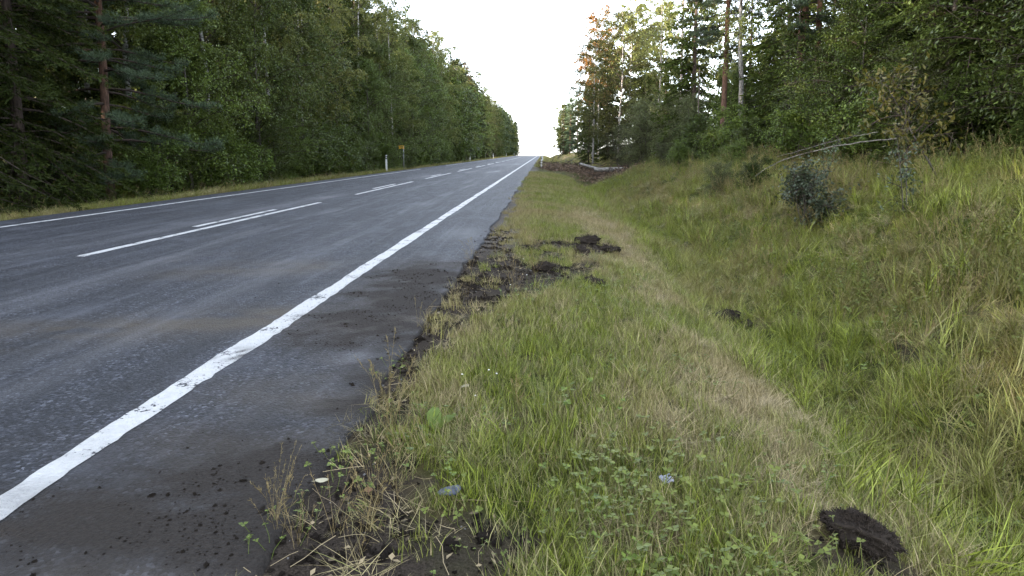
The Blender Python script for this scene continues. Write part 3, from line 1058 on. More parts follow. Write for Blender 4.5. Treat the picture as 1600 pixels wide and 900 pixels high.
# withered leaves and twigs lying on the soil
g = np.random.default_rng(5)
G = Geo()
n = 900
x, y = g.uniform(-.95, 1.0, n), 1.5 + 10 * g.random(n) ** 1.6
k = g.random(n) < np.clip(soil_mask(x, y) + .12, 0, 1)
x, y = x[k], y[k]
n = len(x)
az = g.random(n) * 6.28
P = np.stack([x, y, gz(x, y) + .012], 1)
G.leaves(P, np.stack([np.cos(az), np.sin(az), g.normal(.1, .2, n)], 1), np.stack([-np.sin(az), np.cos(az), g.normal(0, .4, n)], 1),
         g.uniform(.015, .045, n), g.uniform(.010, .026, n), g.random(n), .15)
for k in range(230):
    x0, y0 = g.uniform(-.95, .6), 1.5 + 8 * g.random() ** 1.5
    a = g.random() * 6.28
    L = g.uniform(.05, .22)
    t = np.linspace(0, 1, 4)
    px = x0 + np.cos(a) * L * t + g.normal(0, .008, 4)
    py = y0 + np.sin(a) * L * t + g.normal(0, .008, 4)
    G.tube(np.stack([px, py, gz(px, py) + .012 + .02 * t * g.random()], 1), g.uniform(.0006, .0014), 3, g.uniform(.8, 2.0))
tag(link('leaf_litter', G.mesh('leaf_litter', MAT['litter'])), 'withered leaves and straw bits on the bare shoulder soil', 'litter', None, 'stuff')


# ------------------------------------------------------------------ sods, shards, small things on the verge
def rooty_lump(seed, size, fuzz, fl):
    g = np.random.default_rng(seed)
    V, F = lump(seed, 64, 40, .22)
    d = unit(V)
    V = V * (1 + .5 * (fbm(V[:, 0] * 4 + 9, V[:, 1] * 4 + V[:, 2] * 3.5, seed, 5) - .5)[:, None])
    V = V * np.array(size)
    me = new_mesh('clod_body', V, F[:, ::-1], MAT['soil'], True)
    G = Geo()
    i = g.integers(0, len(V), fuzz)
    D = d[i] * .8 + g.normal(0, .7, (fuzz, 3))
    G.leaves(V[i] * .98, D, g.normal(0, 1, (fuzz, 3)), g.uniform(.2, 1, fuzz) ** 1.5 * fl * 1.5, .0036, g.random(fuzz))
    return me, G.mesh('root_fuzz', MAT['root'])


def sod(x, y, size, rot, label, seed, fuzz=1500, fl=.04, sink=.3):
    z = float(gz(x, y)) + size[2] * sink
    o = empty('sod_clod', (x, y, z))
    o.rotation_euler = rot
    a, b = rooty_lump(seed, size, fuzz, fl)
    link('clod_body', a, o)
    link('root_fuzz', b, o)['kind'] = 'stuff'
    return tag(o, label, 'sod', 'torn-out sods on the verge')


sod(1.215, 2.47, (.14, .09, .10), (.1, .15, -.7), 'largest black peaty sod, lying in the grass at the lower right corner', 1, 4500, .017, .8)
sod(0.70, 10.6, (.20, .15, .11), (0, 0, .3), 'wide black clod at the far end of the torn-up verge patch', 2, 900, .05, .5)
sod(1.02, 10.1, (.24, .16, .08), (0, .1, 1.2), 'low black clod just right of the wide one in the torn patch', 3, 600, .05, .4)
sod(0.52, 9.3, (.16, .12, .10), (0, 0, 2.2), 'small dark clod in front of the wide black clod', 4, 500, .05, .4)
sod(0.02, 7.75, (.15, .11, .08), (0, 0, .8), 'dark clod standing in the middle of the near soil patch', 5, 500, .04, .5)
sod(0.52, 7.1, (.13, .10, .08), (0, 0, 2.8), 'dark clod at the right end of the near soil patch', 6, 500, .04, .4)
sod(2.32, 8.6, (.22, .14, .16), (0, 0, .5), 'dark clod lying by itself down at the ditch, right half', 7, 700, .05, .4)
sod(2.52, 8.35, (.14, .12, .12), (0, 0, 1.5), 'smaller dark clod touching the one down at the ditch', 8, 500, .05, .4)


def shard(x, y, r, rz, label):
    g = np.random.default_rng(3)
    n, m = 14, 4
    V = []
    for side in (0, 1):
        for j in range(m):
            q = .001 + (j / (m - 1))
            for k in range(n):
                a = 2 * math.pi * k / n
                rr = r * q * (1 + .25 * math.cos(a * 2 + 1) + .12 * math.sin(3 * a))
                px, py = rr * math.cos(a), rr * .72 * math.sin(a)
                V.append((px, py, .35 * r * (1 - q * q) - side * .003 + .15 * px))
    F = []
    for side in (0, 1):
        o = side * n * m
        for j in range(m - 1):
            for k in range(n):
                f = [o + j * n + k, o + j * n + (k + 1) % n, o + (j + 1) * n + (k + 1) % n, o + (j + 1) * n + k]
                F.append(f if side else f[::-1])
    e = (m - 1) * n
    for k in range(n):
        F.append([e + k, e + (k + 1) % n, e + n * m + (k + 1) % n, e + n * m + k])
    ob = link('plastic_shard', new_mesh('plastic_shard', V, F, MAT['shard'], True), None, (x, y, float(gz(x, y)) + .035), (.25, -.1, rz))
    return tag(ob, label, 'debris')


shard(-0.345, 2.44, .038, .4, 'curved blue-grey plastic shard at the grass edge, bottom centre')


def crumple(x, y, r, label):
    g = np.random.default_rng(8)
    n = 9
    u = np.linspace(-1, 1, n)
    X, Y = np.meshgrid(u, u)
    Z = .7 * (vnoise(X * 3 + 4, Y * 3, 5) - .3) + .3 * g.random((n, n))
    V = np.stack([X * r, Y * r * .7, Z * r * .8], -1).reshape(-1, 3)
    i, j = np.meshgrid(np.arange(n - 1), np.arange(n - 1), indexing='ij')
    a = i * n + j
    F = np.stack([a, a + 1, a + n + 1, a + n], -1).reshape(-1, 4)
    F = F[g.random(len(F)) > .15]
    ob = link('plastic_scrap', new_mesh('plastic_scrap', V, F, MAT['shred']), None, (x, y, float(gz(x, y)) + .07), (.5, 0, .5))
    ob.modifiers.new('thickness', 'SOLIDIFY').thickness = .002
    return tag(ob, label, 'debris')


crumple(0.51, 2.66, .027, 'crumpled pale lilac plastic scrap in the grass among clover leaves')


def dead_leaf(x, y, s, rz, mat, label, z=None):
    n, m = 11, 5
    V = []
    for i in range(n):
        t = i / (n - 1)
        w = .36 * math.sin(math.pi * min(1, t * .93 + .05)) ** .8
        for j in range(m):
            q = (j / (m - 1)) * 2 - 1
            V.append(((t - .5) * s, q * w * s, s * (.10 * q * q + .12 * (t - .5) ** 2 * 2)))
    F = [[i * m + j, (i + 1) * m + j, (i + 1) * m + j + 1, i * m + j + 1] for i in range(n - 1) for j in range(m - 1)]
    o = empty('fallen_leaf', (x, y, (float(gz(x, y)) if z is None else z) + .02), rz)
    bl = link('blade', new_mesh('blade', V, F, mat, True), o)
    bl.modifiers.new('thickness', 'SOLIDIFY').thickness = .0012
    G = Geo()
    G.tube([(-s * .5, 0, .05 * s), (-s * .65, .02 * s, .05 * s), (-s * .85, .06 * s, .0)], .0012, 5, .5)
    link('leaf_stalk', G.mesh('leaf_stalk', mat), o)
    return tag(o, label, 'leaf', 'fallen leaves')


dead_leaf(-0.86, 2.50, .05, .2, MAT['pale_leaf'], 'pale cream fallen leaf on dark soil at the bottom')
dead_leaf(-0.66, 2.44, .042, 1.9, MAT['brown_leaf'], 'small brown fallen leaf right of the pale cream leaf')
dead_leaf(-0.42, 3.62, .05, .9, MAT['pale_leaf'], 'curled tan leaf standing in grass by the seed stems')


def dock(x, y, label):
    o = empty('broadleaf_weed', (x, y, float(gz(x, y))))
    g = np.random.default_rng(12)
    spec = [(.5, .14, .062, 1.05), (1.7, .15, .066, 1.1), (2.9, .12, .04, .7), (4.1, .10, .035, .6), (5.2, .09, .036, .5)]
    for az, L, w, el in spec:
        n, m = 9, 5
        V = []
        h = np.array([math.cos(az), math.sin(az), 0])
        s = np.array([-math.sin(az), math.cos(az), 0])
        p = np.array([0, 0, 0.0])
        for i in range(n):
            t = i / (n - 1)
            a = el - .8 * t
            if i:
                p = p + L / (n - 1) * (h * math.cos(a) + np.array([0, 0, math.sin(a)]))
            ww = w * (0.06 + math.sin(math.pi * min(1, max(0, (t - .12) / .9))) ** .7) * .5
            for j in range(m):
                q = (j / (m - 1)) * 2 - 1
                V.append(p + s * q * ww + np.array([0, 0, .2 * ww * abs(q) + .004 * math.sin(i * 2 + j)]))
        F = [[i * m + j, (i + 1) * m + j, (i + 1) * m + j + 1, i * m + j + 1] for i in range(n - 1) for j in range(m - 1)]
        link('leaf', new_mesh('leaf', V, F, MAT['dock'], True, {'v': np.full(len(V), g.random())}), o)
    return tag(o, label, 'weed', 'broad-leaved weeds on the verge')


dock(-0.50, 3.02, 'upright broad-leaved bright green weed at the soil edge, lower centre')

# dry seed stems close to the camera
for k, (x, y, s, lb) in enumerate((
        (-0.93, 2.22, .36, 'dry tan grass stems rising from soil at bottom edge near asphalt'),
        (-0.72, 3.05, .62, 'tall clump of reddish dry grass stems at the asphalt edge, beside broad-leaved weed'),
        (-0.60, 2.20, .38, 'sparse dry stems at the bottom edge below the pale cream leaf'),
        (3.35, 9.9, .75, 'rusty orange tuft of dead grass low on the bank'))):
    me = seed_stem(400 + k, 14 if k < 3 else 40, .45, .8, .0026, k != 3)
    o = link('dry_stems', me, None, (x, y, float(gz(x, y))), (0, 0, k * 1.3), (s,) * 3)
    tag(o, lb, 'dry grass', 'clumps of dry stems')

# white clover heads
def clover(x, y, first=None):
    z = float(gz(x, y))
    if first:
        return copy_thing(first, (x, y, z), (0, 0, x * 40), (1, 1, 1))
    o = empty('clover_flower', (x, y, z))
    G = Geo()
    G.tube([(0, 0, 0), (.004, .003, .05), (.002, 0, .088)], .0012, 4, .4)
    link('stalk', merge_attr_mesh('stalk', G, .1, MAT['weed']), o)
    V, F = lump(77, 10, 7, .3)
    link('flower_head', new_mesh('flower_head', V * .0055 + np.array([.002, 0, .089]), F[:, ::-1], MAT['clover']), o)
    return tag(o, 'white clover flower head in the verge grass near the soil', 'flower', 'white clover flowers')


c0 = None
for (x, y) in ((-.44, 3.62), (-.30, 3.72), (-.25, 3.68), (-.34, 3.35), (-.16, 6.9), (-.22, 7.8), (-.3, 6.3)):
    c = clover(x, y, c0)
    c0 = c0 or c


# ------------------------------------------------------------------ posts, sign, logs, brush
def box(G, x0, x1, y0, y1, z0, z1, a=.5):
    V = [(x0, y0, z0), (x1, y0, z0), (x1, y1, z0), (x0, y1, z0), (x0, y0, z1), (x1, y0, z1), (x1, y1, z1), (x0, y1, z1)]
    G.add(V, [[3, 2, 1, 0], [4, 5, 6, 7], [0, 1, 5, 4], [1, 2, 6, 5], [2, 3, 7, 6], [3, 0, 4, 7]], a)


def reflector_post():
    o = empty('reflector_post', (0, 0, 0))

    def slab(name, z0, z1, mat, grow=0.0, top=False):
        G = Geo()
        s = np.array([(-.055, -.03), (.055, -.03), (.06, 0), (.03, .035), (-.03, .035), (-.06, 0)]) * (1 + grow)
        n = len(s)
        V = [(a, b, z0) for a, b in s] + [(a, b, z1 + (.04 * (a + .06) / .12 if top else 0)) for a, b in s]
        V += [(0, 0, z0), (0, 0, z1 + (.02 if top else 0))]
        F = [[k, (k + 1) % n, n + (k + 1) % n, n + k] for k in range(n)]
        for k in range(0, n, 2):
            F.append([2 * n + 1, n + k, n + (k + 1) % n, n + (k + 2) % n])
            F.append([2 * n, (k + 2) % n, (k + 1) % n, k])
        G.add(V, F)
        return link(name, G.mesh(name, mat), o)
    slab('post', -.3, .96, MAT['post_white'], 0, True)
    slab('black_band', .70, .92, MAT['post_black'], .05)
    G = Geo()
    box(G, -.028, .028, -.040, -.034, .76, .87)
    link('reflector', G.mesh('reflector', MAT['reflector']), o)
    return tag(o, None, 'reflector post', 'reflector posts along the road')


rp0 = None
POSTS = [(-10.95, 47.7, 'nearest white reflector post on the far side of the road, left of the yellow sign'),
         (-10.95, 103, 'second white reflector post on the far side, right of the yellow sign'),
         (-10.95, 152, 'third white reflector post along the far roadside'),
         (-10.95, 205, 'fourth tiny white reflector post along the far roadside'),
         (-10.95, 262, 'farthest reflector post at the left of the crest'),
         (-0.12, 58, 'white reflector post with black band at the near road edge before the brush pile'),
         (-0.05, 106, 'distant white reflector post just behind the near-side one')]
for (x, y, lb) in POSTS:
    z = float(gz(x, y)) + (.25 if x < -5 else .05)
    if rp0 is None:
        rp0 = reflector_post()
        p = rp0
        p.location = (x, y, z)
    else:
        p = copy_thing(rp0, (x, y, z), (0, 0, 0), (1, 1, 1))
    p['label'] = lb


def yellow_sign(x, y):
    z = float(gz(x, y)) + .2
    o = empty('roadside_sign', (x, y, z))
    G = Geo()
    G.tube([(0, 0, -.4), (0, 0, 1.75)], .035, 8, .5, True)
    link('pole', G.mesh('pole', MAT['zinc'], True), o)
    for k in range(2):
        G = Geo()
        zc = 1.70 - k * .15
        # a board with a pointed left end
        pts = [(.05, zc - .05), (.05, zc + .05), (-.32, zc + .05), (-.40, zc), (-.32, zc - .05)]
        V = [(a, -.045, b) for a, b in pts] + [(a, -.02, b) for a, b in pts]
        V += [(-.15, -.045, zc), (-.15, -.02, zc)]
        F = []
        for j in range(5):
            F.append([j, (j + 1) % 5, 5 + (j + 1) % 5, 5 + j])
        F += [[10, 0, 1, 2], [10, 2, 3, 4], [11, 7, 6, 5], [11, 9, 8, 7], [10, 4, 0, 0], [11, 5, 9, 9]]
        G.add(V, F[:-2])
        link('sign_board', G.mesh('sign_board', MAT['yellow']), o)
    return tag(o, 'small yellow pointed sign boards on a thin grey pole at the left forest edge', 'sign')


yellow_sign(-10.9, 53.5)


def small_sign(x, y):
    z = float(gz(x, y))
    o = empty('roadside_sign', (x, y, z))
    G = Geo()
    G.tube([(0, 0, -.3), (0, 0, 3.0)], .05, 8, .5, True)
    link('pole', G.mesh('pole', MAT['zinc'], True), o)
    G = Geo()
    box(G, -.35, .35, -.06, -.03, 2.5, 2.95)
    link('sign_board', G.mesh('sign_board', MAT['post_white']), o)
    return tag(o, 'distant small pale sign on a pole at the right roadside beyond the brush pile', 'sign')


small_sign(3.7, 170)


def log(p0, p1, r0, r1, label, seed):
    p0, p1 = np.array(p0, float), np.array(p1, float)
    o = empty('felled_log', p0)
    d = p1 - p0
    t = np.linspace(0, 1, 9)
    g = np.random.default_rng(seed)
    path = d * t[:, None] + g.normal(0, .006, (9, 3))
    G = Geo()
    G.tube(path, np.linspace(r0, r1, 9) * g.uniform(.94, 1.06, 9), 12, .5)
    link('bark', G.mesh('bark', MAT['log_bark'], True), o)
    for k, (q, rr, nm) in enumerate(((path[0], r0, -1), (path[-1], r1, 1))):
        G = Geo()
        e = unit(d) * .006 * nm
        G.tube([q - e * .5, q + e], rr * .93, 12, .5, True)
        link('cut_face', G.mesh('cut_face', MAT['wood']), o)
    return tag(o, label, 'log', 'logs by the brush pile')


log((3.36, 45.0, .16), (5.45, 44.6, .20), .135, .125, 'thick pale grey birch log lying level at the right end of the brush pile', 4)
log((2.55, 47.5, .48), (3.6, 46.0, .22), .10, .09, 'shorter birch log lying slanted behind the thick grey log', 5)

# brush pile of withered branches across the ditch crossing
g = np.random.default_rng(17)
G, G2 = Geo(), Geo()
n = 12000
t = g.random(n)
bx = .3 + 5.2 * t + g.normal(0, .35, n)
by = 58 - 17.0 * t ** .8 + g.normal(0, 1.9, n) * (1 - .3 * t)
hh = .55 - .3 * t
bz = gz(bx, by) + hh * g.random(n) ** 1.3 * np.clip(1.1 - .2 * np.abs(g.normal(0, 1, n)), .2, 1)
D = g.normal(0, 1, (n, 3)) * [1, 1, .6]
G.leaves(np.stack([bx, by, bz], 1), D, g.normal(0, 1, (n, 3)), g.uniform(.08, .18, n), g.uniform(.04, .09, n), g.random(n), .1)
brush = empty('brush_pile', (0, 0, 0))
link('withered_leaves', G.mesh('withered_leaves', MAT['brush']), brush)['kind'] = 'stuff'
for k in range(170):
    t = g.random()
    p = np.array([.3 + 5.2 * t + g.normal(0, .4), 58 - 17 * t ** .8 + g.normal(0, 1.7), 0])
    p[2] = float(gz(p[0], p[1])) + g.uniform(.05, .7)
    d = unit(g.normal(0, 1, 3) * [1, 1, .35])
    L = g.uniform(.4, 1.3)
    G2.tube([p, p + d * L * .5 + g.normal(0, .06, 3), p + d * L], [.022, .016, .006], 4, .5)
link('branches', G2.mesh('branches', MAT['twig']), brush)['kind'] = 'stuff'
tag(brush, 'brown pile of withered branches across the ditch at the far right verge', 'brush pile')


# ------------------------------------------------------------------ trees
def wander(g, H, n, amp):
    z = np.linspace(0, H, n)
    w = np.cumsum(g.normal(0, amp, (n, 2)), 0)
    w -= w[0]
    return np.column_stack([w, z])


def at_height(path, z):
    return np.array([np.interp(z, path[:, 2], path[:, 0]), np.interp(z, path[:, 2], path[:, 1]), z])


def rot_about(d, g, ang):
    p = unit(np.cross(d, g.normal(0, 1, 3)))
    return unit(d * math.cos(ang) + p * math.sin(ang))


def spruce(seed, H, R, dz, tw_step, spike, sw, z0=.3, nper=6, dens=1.0):
    g = np.random.default_rng(seed)
    T, B, Cn = Geo(), Geo(), Geo()
    path = wander(g, H, 14, .012 * H / 14)
    T.tube(path, np.linspace(.010 * H, .012, 14), 8, .5)
    z = z0
    while z < H * .985:
        t = z / H
        for k in range(max(3, int(nper * (1 - .35 * t) + g.normal(0, .6)))):
            az = g.random() * 6.283
            L = R * (1 - t) ** .72 * g.uniform(.72, 1.12) * (.72 + .28 * min(1, t / .12)) + .12
            e0 = np.interp(t, [0, .3, .75, 1], [-.16, -.05, .30, .95]) + g.normal(0, .08)
            h = np.array([math.cos(az), math.sin(az), 0])
            s = np.array([-math.sin(az), math.cos(az), 0])
            q = np.linspace(0, 1, 7)
            ang = e0 - (.35 + .25 * (1 - t)) * np.sin(q * 2.3) + .45 * q ** 3
            st = np.column_stack([np.outer(np.cos(ang), h)[:, 0], np.outer(np.cos(ang), h)[:, 1], np.sin(ang)]) * L / 6
            bp = at_height(path, z + g.normal(0, .06)) + np.vstack([np.zeros(3), np.cumsum(st, 0)[:-1]])
            B.tube(bp, np.linspace(.006 + .008 * L, .003, 7), 3, .3)
            m = max(4, int(L / tw_step))
            u = np.sort(g.uniform(.10, 1, m))
            sgn = np.where(np.arange(m) % 2, 1, -1)
            p = np.stack([np.interp(u, q, bp[:, c]) for c in range(3)], 1)
            lt = (.18 + .42 * (1 - np.abs(u - .45) * 1.1)) * min(1, .45 + L * .28) * g.uniform(.6, 1.15, m)
            d = unit(h * .75 + s * (sgn * g.uniform(.4, .95, m))[:, None] + np.array([0, 0, -1.]) * g.uniform(.1, .75, m)[:, None])
            ns = np.maximum(2, (lt / (spike * .52) * dens)).astype(int)
            r = np.repeat(np.arange(m), ns)
            w = g.random(len(r))
            P = p[r] + d[r] * (lt[r] * w)[:, None]
            D = d[r] + g.normal(0, .42, (len(r), 3)) + np.array([0, 0, -.12])
            shade = np.clip(.42 + .4 * (u[r] - .5) + g.normal(0, .2, len(r)) + .12 * w, 0, 1)  # needle tone: darker near the trunk, paler towards the bough tip
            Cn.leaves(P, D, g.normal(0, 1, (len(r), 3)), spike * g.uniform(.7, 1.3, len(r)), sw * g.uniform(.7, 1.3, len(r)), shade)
            e = bp[-1]
            k2 = 5
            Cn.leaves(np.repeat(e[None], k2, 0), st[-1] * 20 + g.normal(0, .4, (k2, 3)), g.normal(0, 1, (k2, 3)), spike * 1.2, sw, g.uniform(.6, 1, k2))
        z += dz * g.uniform(.7, 1.3) * (1 - .4 * t)
    return T, B, Cn


def pine(seed, H, R, zb, needle, nw, ntuft=12, dens=1.0, wh=.55):
    g = np.random.default_rng(seed)
    T, B, Cn = Geo(), Geo(), Geo()
    path = wander(g, H, 14, .012 * H / 14)
    T.tube(path, np.linspace(.0085 * H, .02, 14), 9, .5)
    z = zb
    while z < H * .98:
        t = (z - zb) / (H - zb)
        for k in range(g.integers(3, 6)):
            az = g.random() * 6.283
            L = R * (1 - t) ** .55 * g.uniform(.55, 1.15) * (.6 + .4 * min(1, t / .15)) + .3
            e0 = np.interp(t, [0, .5, 1], [-.1, .18, .8]) + g.normal(0, .12)
            h = np.array([math.cos(az), math.sin(az), 0])
            q = np.linspace(0, 1, 6)
            ang = e0 - .35 * np.sin(q * 2.6) + .5 * q ** 2
            st = np.column_stack([np.cos(ang) * h[0], np.cos(ang) * h[1], np.sin(ang)]) * L / 5
            bp = at_height(path, z + g.normal(0, .08)) + np.vstack([np.zeros(3), np.cumsum(st, 0)[:-1]])
            B.tube(bp, np.linspace(.012 + .010 * L, .004, 6), 4, .4)
            m = max(4, int(ntuft * L / 1.6))
            u = g.uniform(.32, 1, m)
            p = np.stack([np.interp(u, q, bp[:, c]) for c in range(3)], 1)
            off = np.array([-h[1], h[0], 0]) * (g.uniform(-1, 1, m) * (.16 + .26 * u) * min(1, L / 1.4))[:, None] + g.normal(0, .05, (m, 3)) + h * (.12 * u)[:, None]
            off[:, 2] += .05
            for k3 in range(m):
                B.tube([p[k3], p[k3] + off[k3] * .6, p[k3] + off[k3]], [.006, .005, .003], 3, .4)
            c = p + off
            ns = int(44 * dens)
            r = np.repeat(np.arange(m), ns)
            D = g.normal(0, 1, (len(r), 3)) + unit(off)[r] * .9 + np.array([0, 0, .45])
            P = c[r] + g.normal(0, .045, (len(r), 3)) - unit(off)[r] * (g.random(len(r)) * .16)[:, None]
            Cn.leaves(P, D, g.normal(0, 1, (len(r), 3)), needle * g.uniform(.7, 1.2, len(r)), nw, np.clip(.45 + .35 * unit(D)[:, 2] + g.normal(0, .15, len(r)), 0, 1))  # needles pointing up are coloured lighter, light from above painted in
        z += wh * g.uniform(.7, 1.3) * (1 - .35 * t)
    return T, B, Cn


def birch(seed, H, R, zb, leaf, step, nlimb=36, ntw=11, twl=1.1, sparse=1.0, droop=1.0):
    g = np.random.default_rng(seed)
    T, B, Cn = Geo(), Geo(), Geo()
    path = wander(g, H, 16, .035 * H / 14)
    T.tube(path, np.linspace(.0066 * H, .01, 16), 8, .5)
    for k in range(nlimb):
        z = H * (zb + (.97 - zb) * ((k + g.random()) / nlimb))
        t = (z / H - zb) / (1 - zb)
        az = k * 2.4 + g.normal(0, .4)
        L = R * (.45 + .75 * math.sin(math.pi * min(1, .18 + .82 * (t ** .8))) ** .8) * g.uniform(.65, 1.15) + .25
        h = np.array([math.cos(az), math.sin(az), 0])
        q = np.linspace(0, 1, 7)
        ang = g.uniform(.75, 1.1) - (1.15 * droop) * q ** 1.4
        st = np.column_stack([np.cos(ang) * h[0], np.cos(ang) * h[1], np.sin(ang)]) * L / 6
        bp = at_height(path, z) + np.vstack([np.zeros(3), np.cumsum(st, 0)[:-1]])
        B.tube(bp, np.linspace(.008 + .009 * L, .003, 7), 4, .3)
        m = max(3, int(ntw * (L / R) * sparse + g.random()))
        u = g.uniform(.22, 1, m)
        p = np.stack([np.interp(u, q, bp[:, c]) for c in range(3)], 1)
        for j in range(m):
            l = twl * g.uniform(.45, 1.2) * (.5 + .5 * (1 - t) + .2)
            a2 = az + g.normal(0, 1.1)
            hd = np.array([math.cos(a2), math.sin(a2), 0])
            w = np.linspace(0, 1, 5)
            an2 = .45 - (1.0 + 1.05 * droop) * w ** .8 + g.normal(0, .12)
            s2 = np.column_stack([np.cos(an2) * hd[0], np.cos(an2) * hd[1], np.sin(an2)]) * l / 4
            tp = p[j] + np.vstack([np.zeros(3), np.cumsum(s2, 0)[:-1]])
            B.tube(tp, [.004, .0035, .003, .0025, .0015], 3, .3)
            n = max(4, int(l / step))
            v = g.uniform(.08, 1, n)
            P = np.stack([np.interp(v, w, tp[:, c]) for c in range(3)], 1) + g.normal(0, .05, (n, 3))
            D = g.normal(0, .7, (n, 3)) + np.array([0, 0, -.55])
            Cn.leaves(P, D, g.normal(0, 1, (n, 3)), leaf * g.uniform(.65, 1.25, n), leaf * .75 * g.uniform(.8, 1.1, n), np.clip(g.normal(.5, .22, n), 0, 1), .1)
    return T, B, Cn


def leafy(seed, H, R, leaf, zb=.06, nlimb=30, nsub=6, nleaf=13, stems=1, up=.7, lw=.6, clus=.10):
    """broad-leaved tree or shrub: stems, limbs, twigs, leaf clusters"""
    g = np.random.default_rng(seed)
    T, B, Cn = Geo(), Geo(), Geo()
    for s_ in range(stems):
        hh = H * g.uniform(.75, 1.0) if stems > 1 else H
        path = wander(g, hh, 10, .03 * H / 8)
        if stems > 1:
            a = g.random() * 6.28
            lean = g.uniform(.05, .5)
            path[:, 0] += math.cos(a) * lean * path[:, 2] * .6 + g.normal(0, .06)
            path[:, 1] += math.sin(a) * lean * path[:, 2] * .6 + g.normal(0, .06)
        T.tube(path, np.linspace(max(.010, .0105 * H / max(1, stems ** .4)), .004, 10), 7, .5)
        nl = max(3, nlimb // stems)
        for k in range(nl):
            z = hh * (zb + (.98 - zb) * ((k + g.random()) / nl))
            t = z / hh
            az = k * 2.4 + g.normal(0, .5)
            L = R * (.35 + .85 * math.sin(math.pi * min(1, .25 + .75 * t)) ** .7) * g.uniform(.55, 1.2) / (1 if stems == 1 else 1.5)
            h = np.array([math.cos(az), math.sin(az), 0])
            q = np.linspace(0, 1, 5)
            ang = up + g.normal(0, .15) - .75 * q
            st = np.column_stack([np.cos(ang) * h[0], np.cos(ang) * h[1], np.sin(ang)]) * L / 4
            bp = at_height(path, z) + np.vstack([np.zeros(3), np.cumsum(st, 0)[:-1]])
            B.tube(bp, np.linspace(.006 + .008 * L, .003, 5), 4, .3)
            for j in range(nsub):
                u = g.uniform(.2, 1)
                p = np.array([np.interp(u, q, bp[:, c]) for c in range(3)])
                d = unit(h * .6 + g.normal(0, .75, 3) + [0, 0, .15])
                l = L * g.uniform(.18, .42) + .12
                e = p + d * l + np.array([0, 0, -.12 * l])
                B.tube([p, (p + e) / 2 + g.normal(0, .02, 3), e], [.005, .004, .002], 3, .3)
                n = max(3, int(nleaf * g.uniform(.6, 1.3)))
                w = g.uniform(.15, 1.05, n)
                P = p + (e - p) * w[:, None] + g.normal(0, clus, (n, 3))
                D = g.normal(0, .8, (n, 3)) + d * .6 + [0, 0, -.25]
                S = np.cross(D, np.array([0, 0, 1.0]) + g.normal(0, .45, (n, 3)))
                Cn.leaves(P, D, S, leaf * g.uniform(.65, 1.25, n), leaf * lw * g.uniform(.8, 1.15, n), np.clip(g.normal(.5, .22, n), 0, 1), .12)
    return T, B, Cn


SRC = {}


def make_tree(key, name, parts, mats, cat):
    T, B, Cn = parts
    SRC[key] = (name, T.mesh('trunk', MAT[mats[0]], True), B.mesh('limbs', MAT[mats[1]]), Cn.mesh('crown', MAT[mats[2]]), cat)


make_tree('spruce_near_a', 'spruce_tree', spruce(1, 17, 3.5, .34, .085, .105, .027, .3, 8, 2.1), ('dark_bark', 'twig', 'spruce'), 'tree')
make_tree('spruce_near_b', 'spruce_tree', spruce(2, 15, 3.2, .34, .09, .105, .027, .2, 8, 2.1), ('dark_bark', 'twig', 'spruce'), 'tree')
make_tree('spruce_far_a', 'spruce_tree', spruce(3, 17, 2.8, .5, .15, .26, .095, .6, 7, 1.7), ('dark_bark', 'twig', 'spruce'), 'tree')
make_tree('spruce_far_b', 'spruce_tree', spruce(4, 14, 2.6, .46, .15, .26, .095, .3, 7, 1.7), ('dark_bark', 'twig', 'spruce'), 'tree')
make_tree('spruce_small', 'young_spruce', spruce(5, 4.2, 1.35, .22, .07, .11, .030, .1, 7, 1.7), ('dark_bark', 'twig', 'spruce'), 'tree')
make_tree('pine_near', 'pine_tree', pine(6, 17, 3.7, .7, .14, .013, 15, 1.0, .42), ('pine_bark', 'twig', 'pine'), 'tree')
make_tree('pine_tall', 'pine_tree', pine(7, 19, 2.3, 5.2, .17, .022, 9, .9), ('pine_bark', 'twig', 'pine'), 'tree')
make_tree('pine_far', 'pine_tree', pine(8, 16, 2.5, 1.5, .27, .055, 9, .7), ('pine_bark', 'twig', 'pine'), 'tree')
make_tree('birch_near', 'birch_tree', birch(9, 17, 2.5, .05, .078, .0150, 42, 20, 1.3), ('birch_bark', 'twig', 'birch'), 'tree')
make_tree('birch_b', 'birch_tree', birch(10, 16, 2.3, .10, .100, .025, 32, 22, 1.3), ('birch_bark', 'twig', 'birch_light'), 'tree')
make_tree('birch_airy', 'birch_tree', birch(11, 20, 2.2, .20, .085, .032, 40, 10, 1.5, 1., 1.15), ('log_bark', 'twig', 'birch_light'), 'tree')
make_tree('birch_turning', 'birch_tree', birch(12, 13, 2.6, .12, .11, .027, 50, 14, 1.2), ('birch_bark', 'twig', 'birch_autumn'), 'tree')
make_tree('birch_sunlit', 'birch_tree', birch(13, 16, 2.3, .35, .14, .028, 44, 13, 1.0), ('birch_bark', 'twig', 'birch_sunlit'), 'tree')
make_tree('birch_far', 'birch_tree', birch(14, 16, 2.5, .08, .20, .045, 30, 18, 1.2), ('birch_bark', 'twig', 'birch_light'), 'tree')
make_tree('alder_a', 'alder_tree', leafy(15, 9.5, 2.6, .105, .03, 34, 26, 28, 1, .7, .6, .085), ('bark', 'twig', 'alder'), 'tree')
make_tree('alder_b', 'alder_tree', leafy(16, 7.0, 2.3, .10, .03, 30, 24, 28, 1, .7, .6, .08), ('bark', 'twig', 'alder'), 'tree')
make_tree('alder_far', 'alder_tree', leafy(17, 9, 2.5, .22, .03, 46, 10, 18), ('bark', 'twig', 'alder'), 'tree')
make_tree('willow', 'willow_bush', leafy(18, 4.2, 1.9, .095, .04, 54, 12, 26, 6, .8, .42), ('bark', 'twig', 'willow'), 'bush')
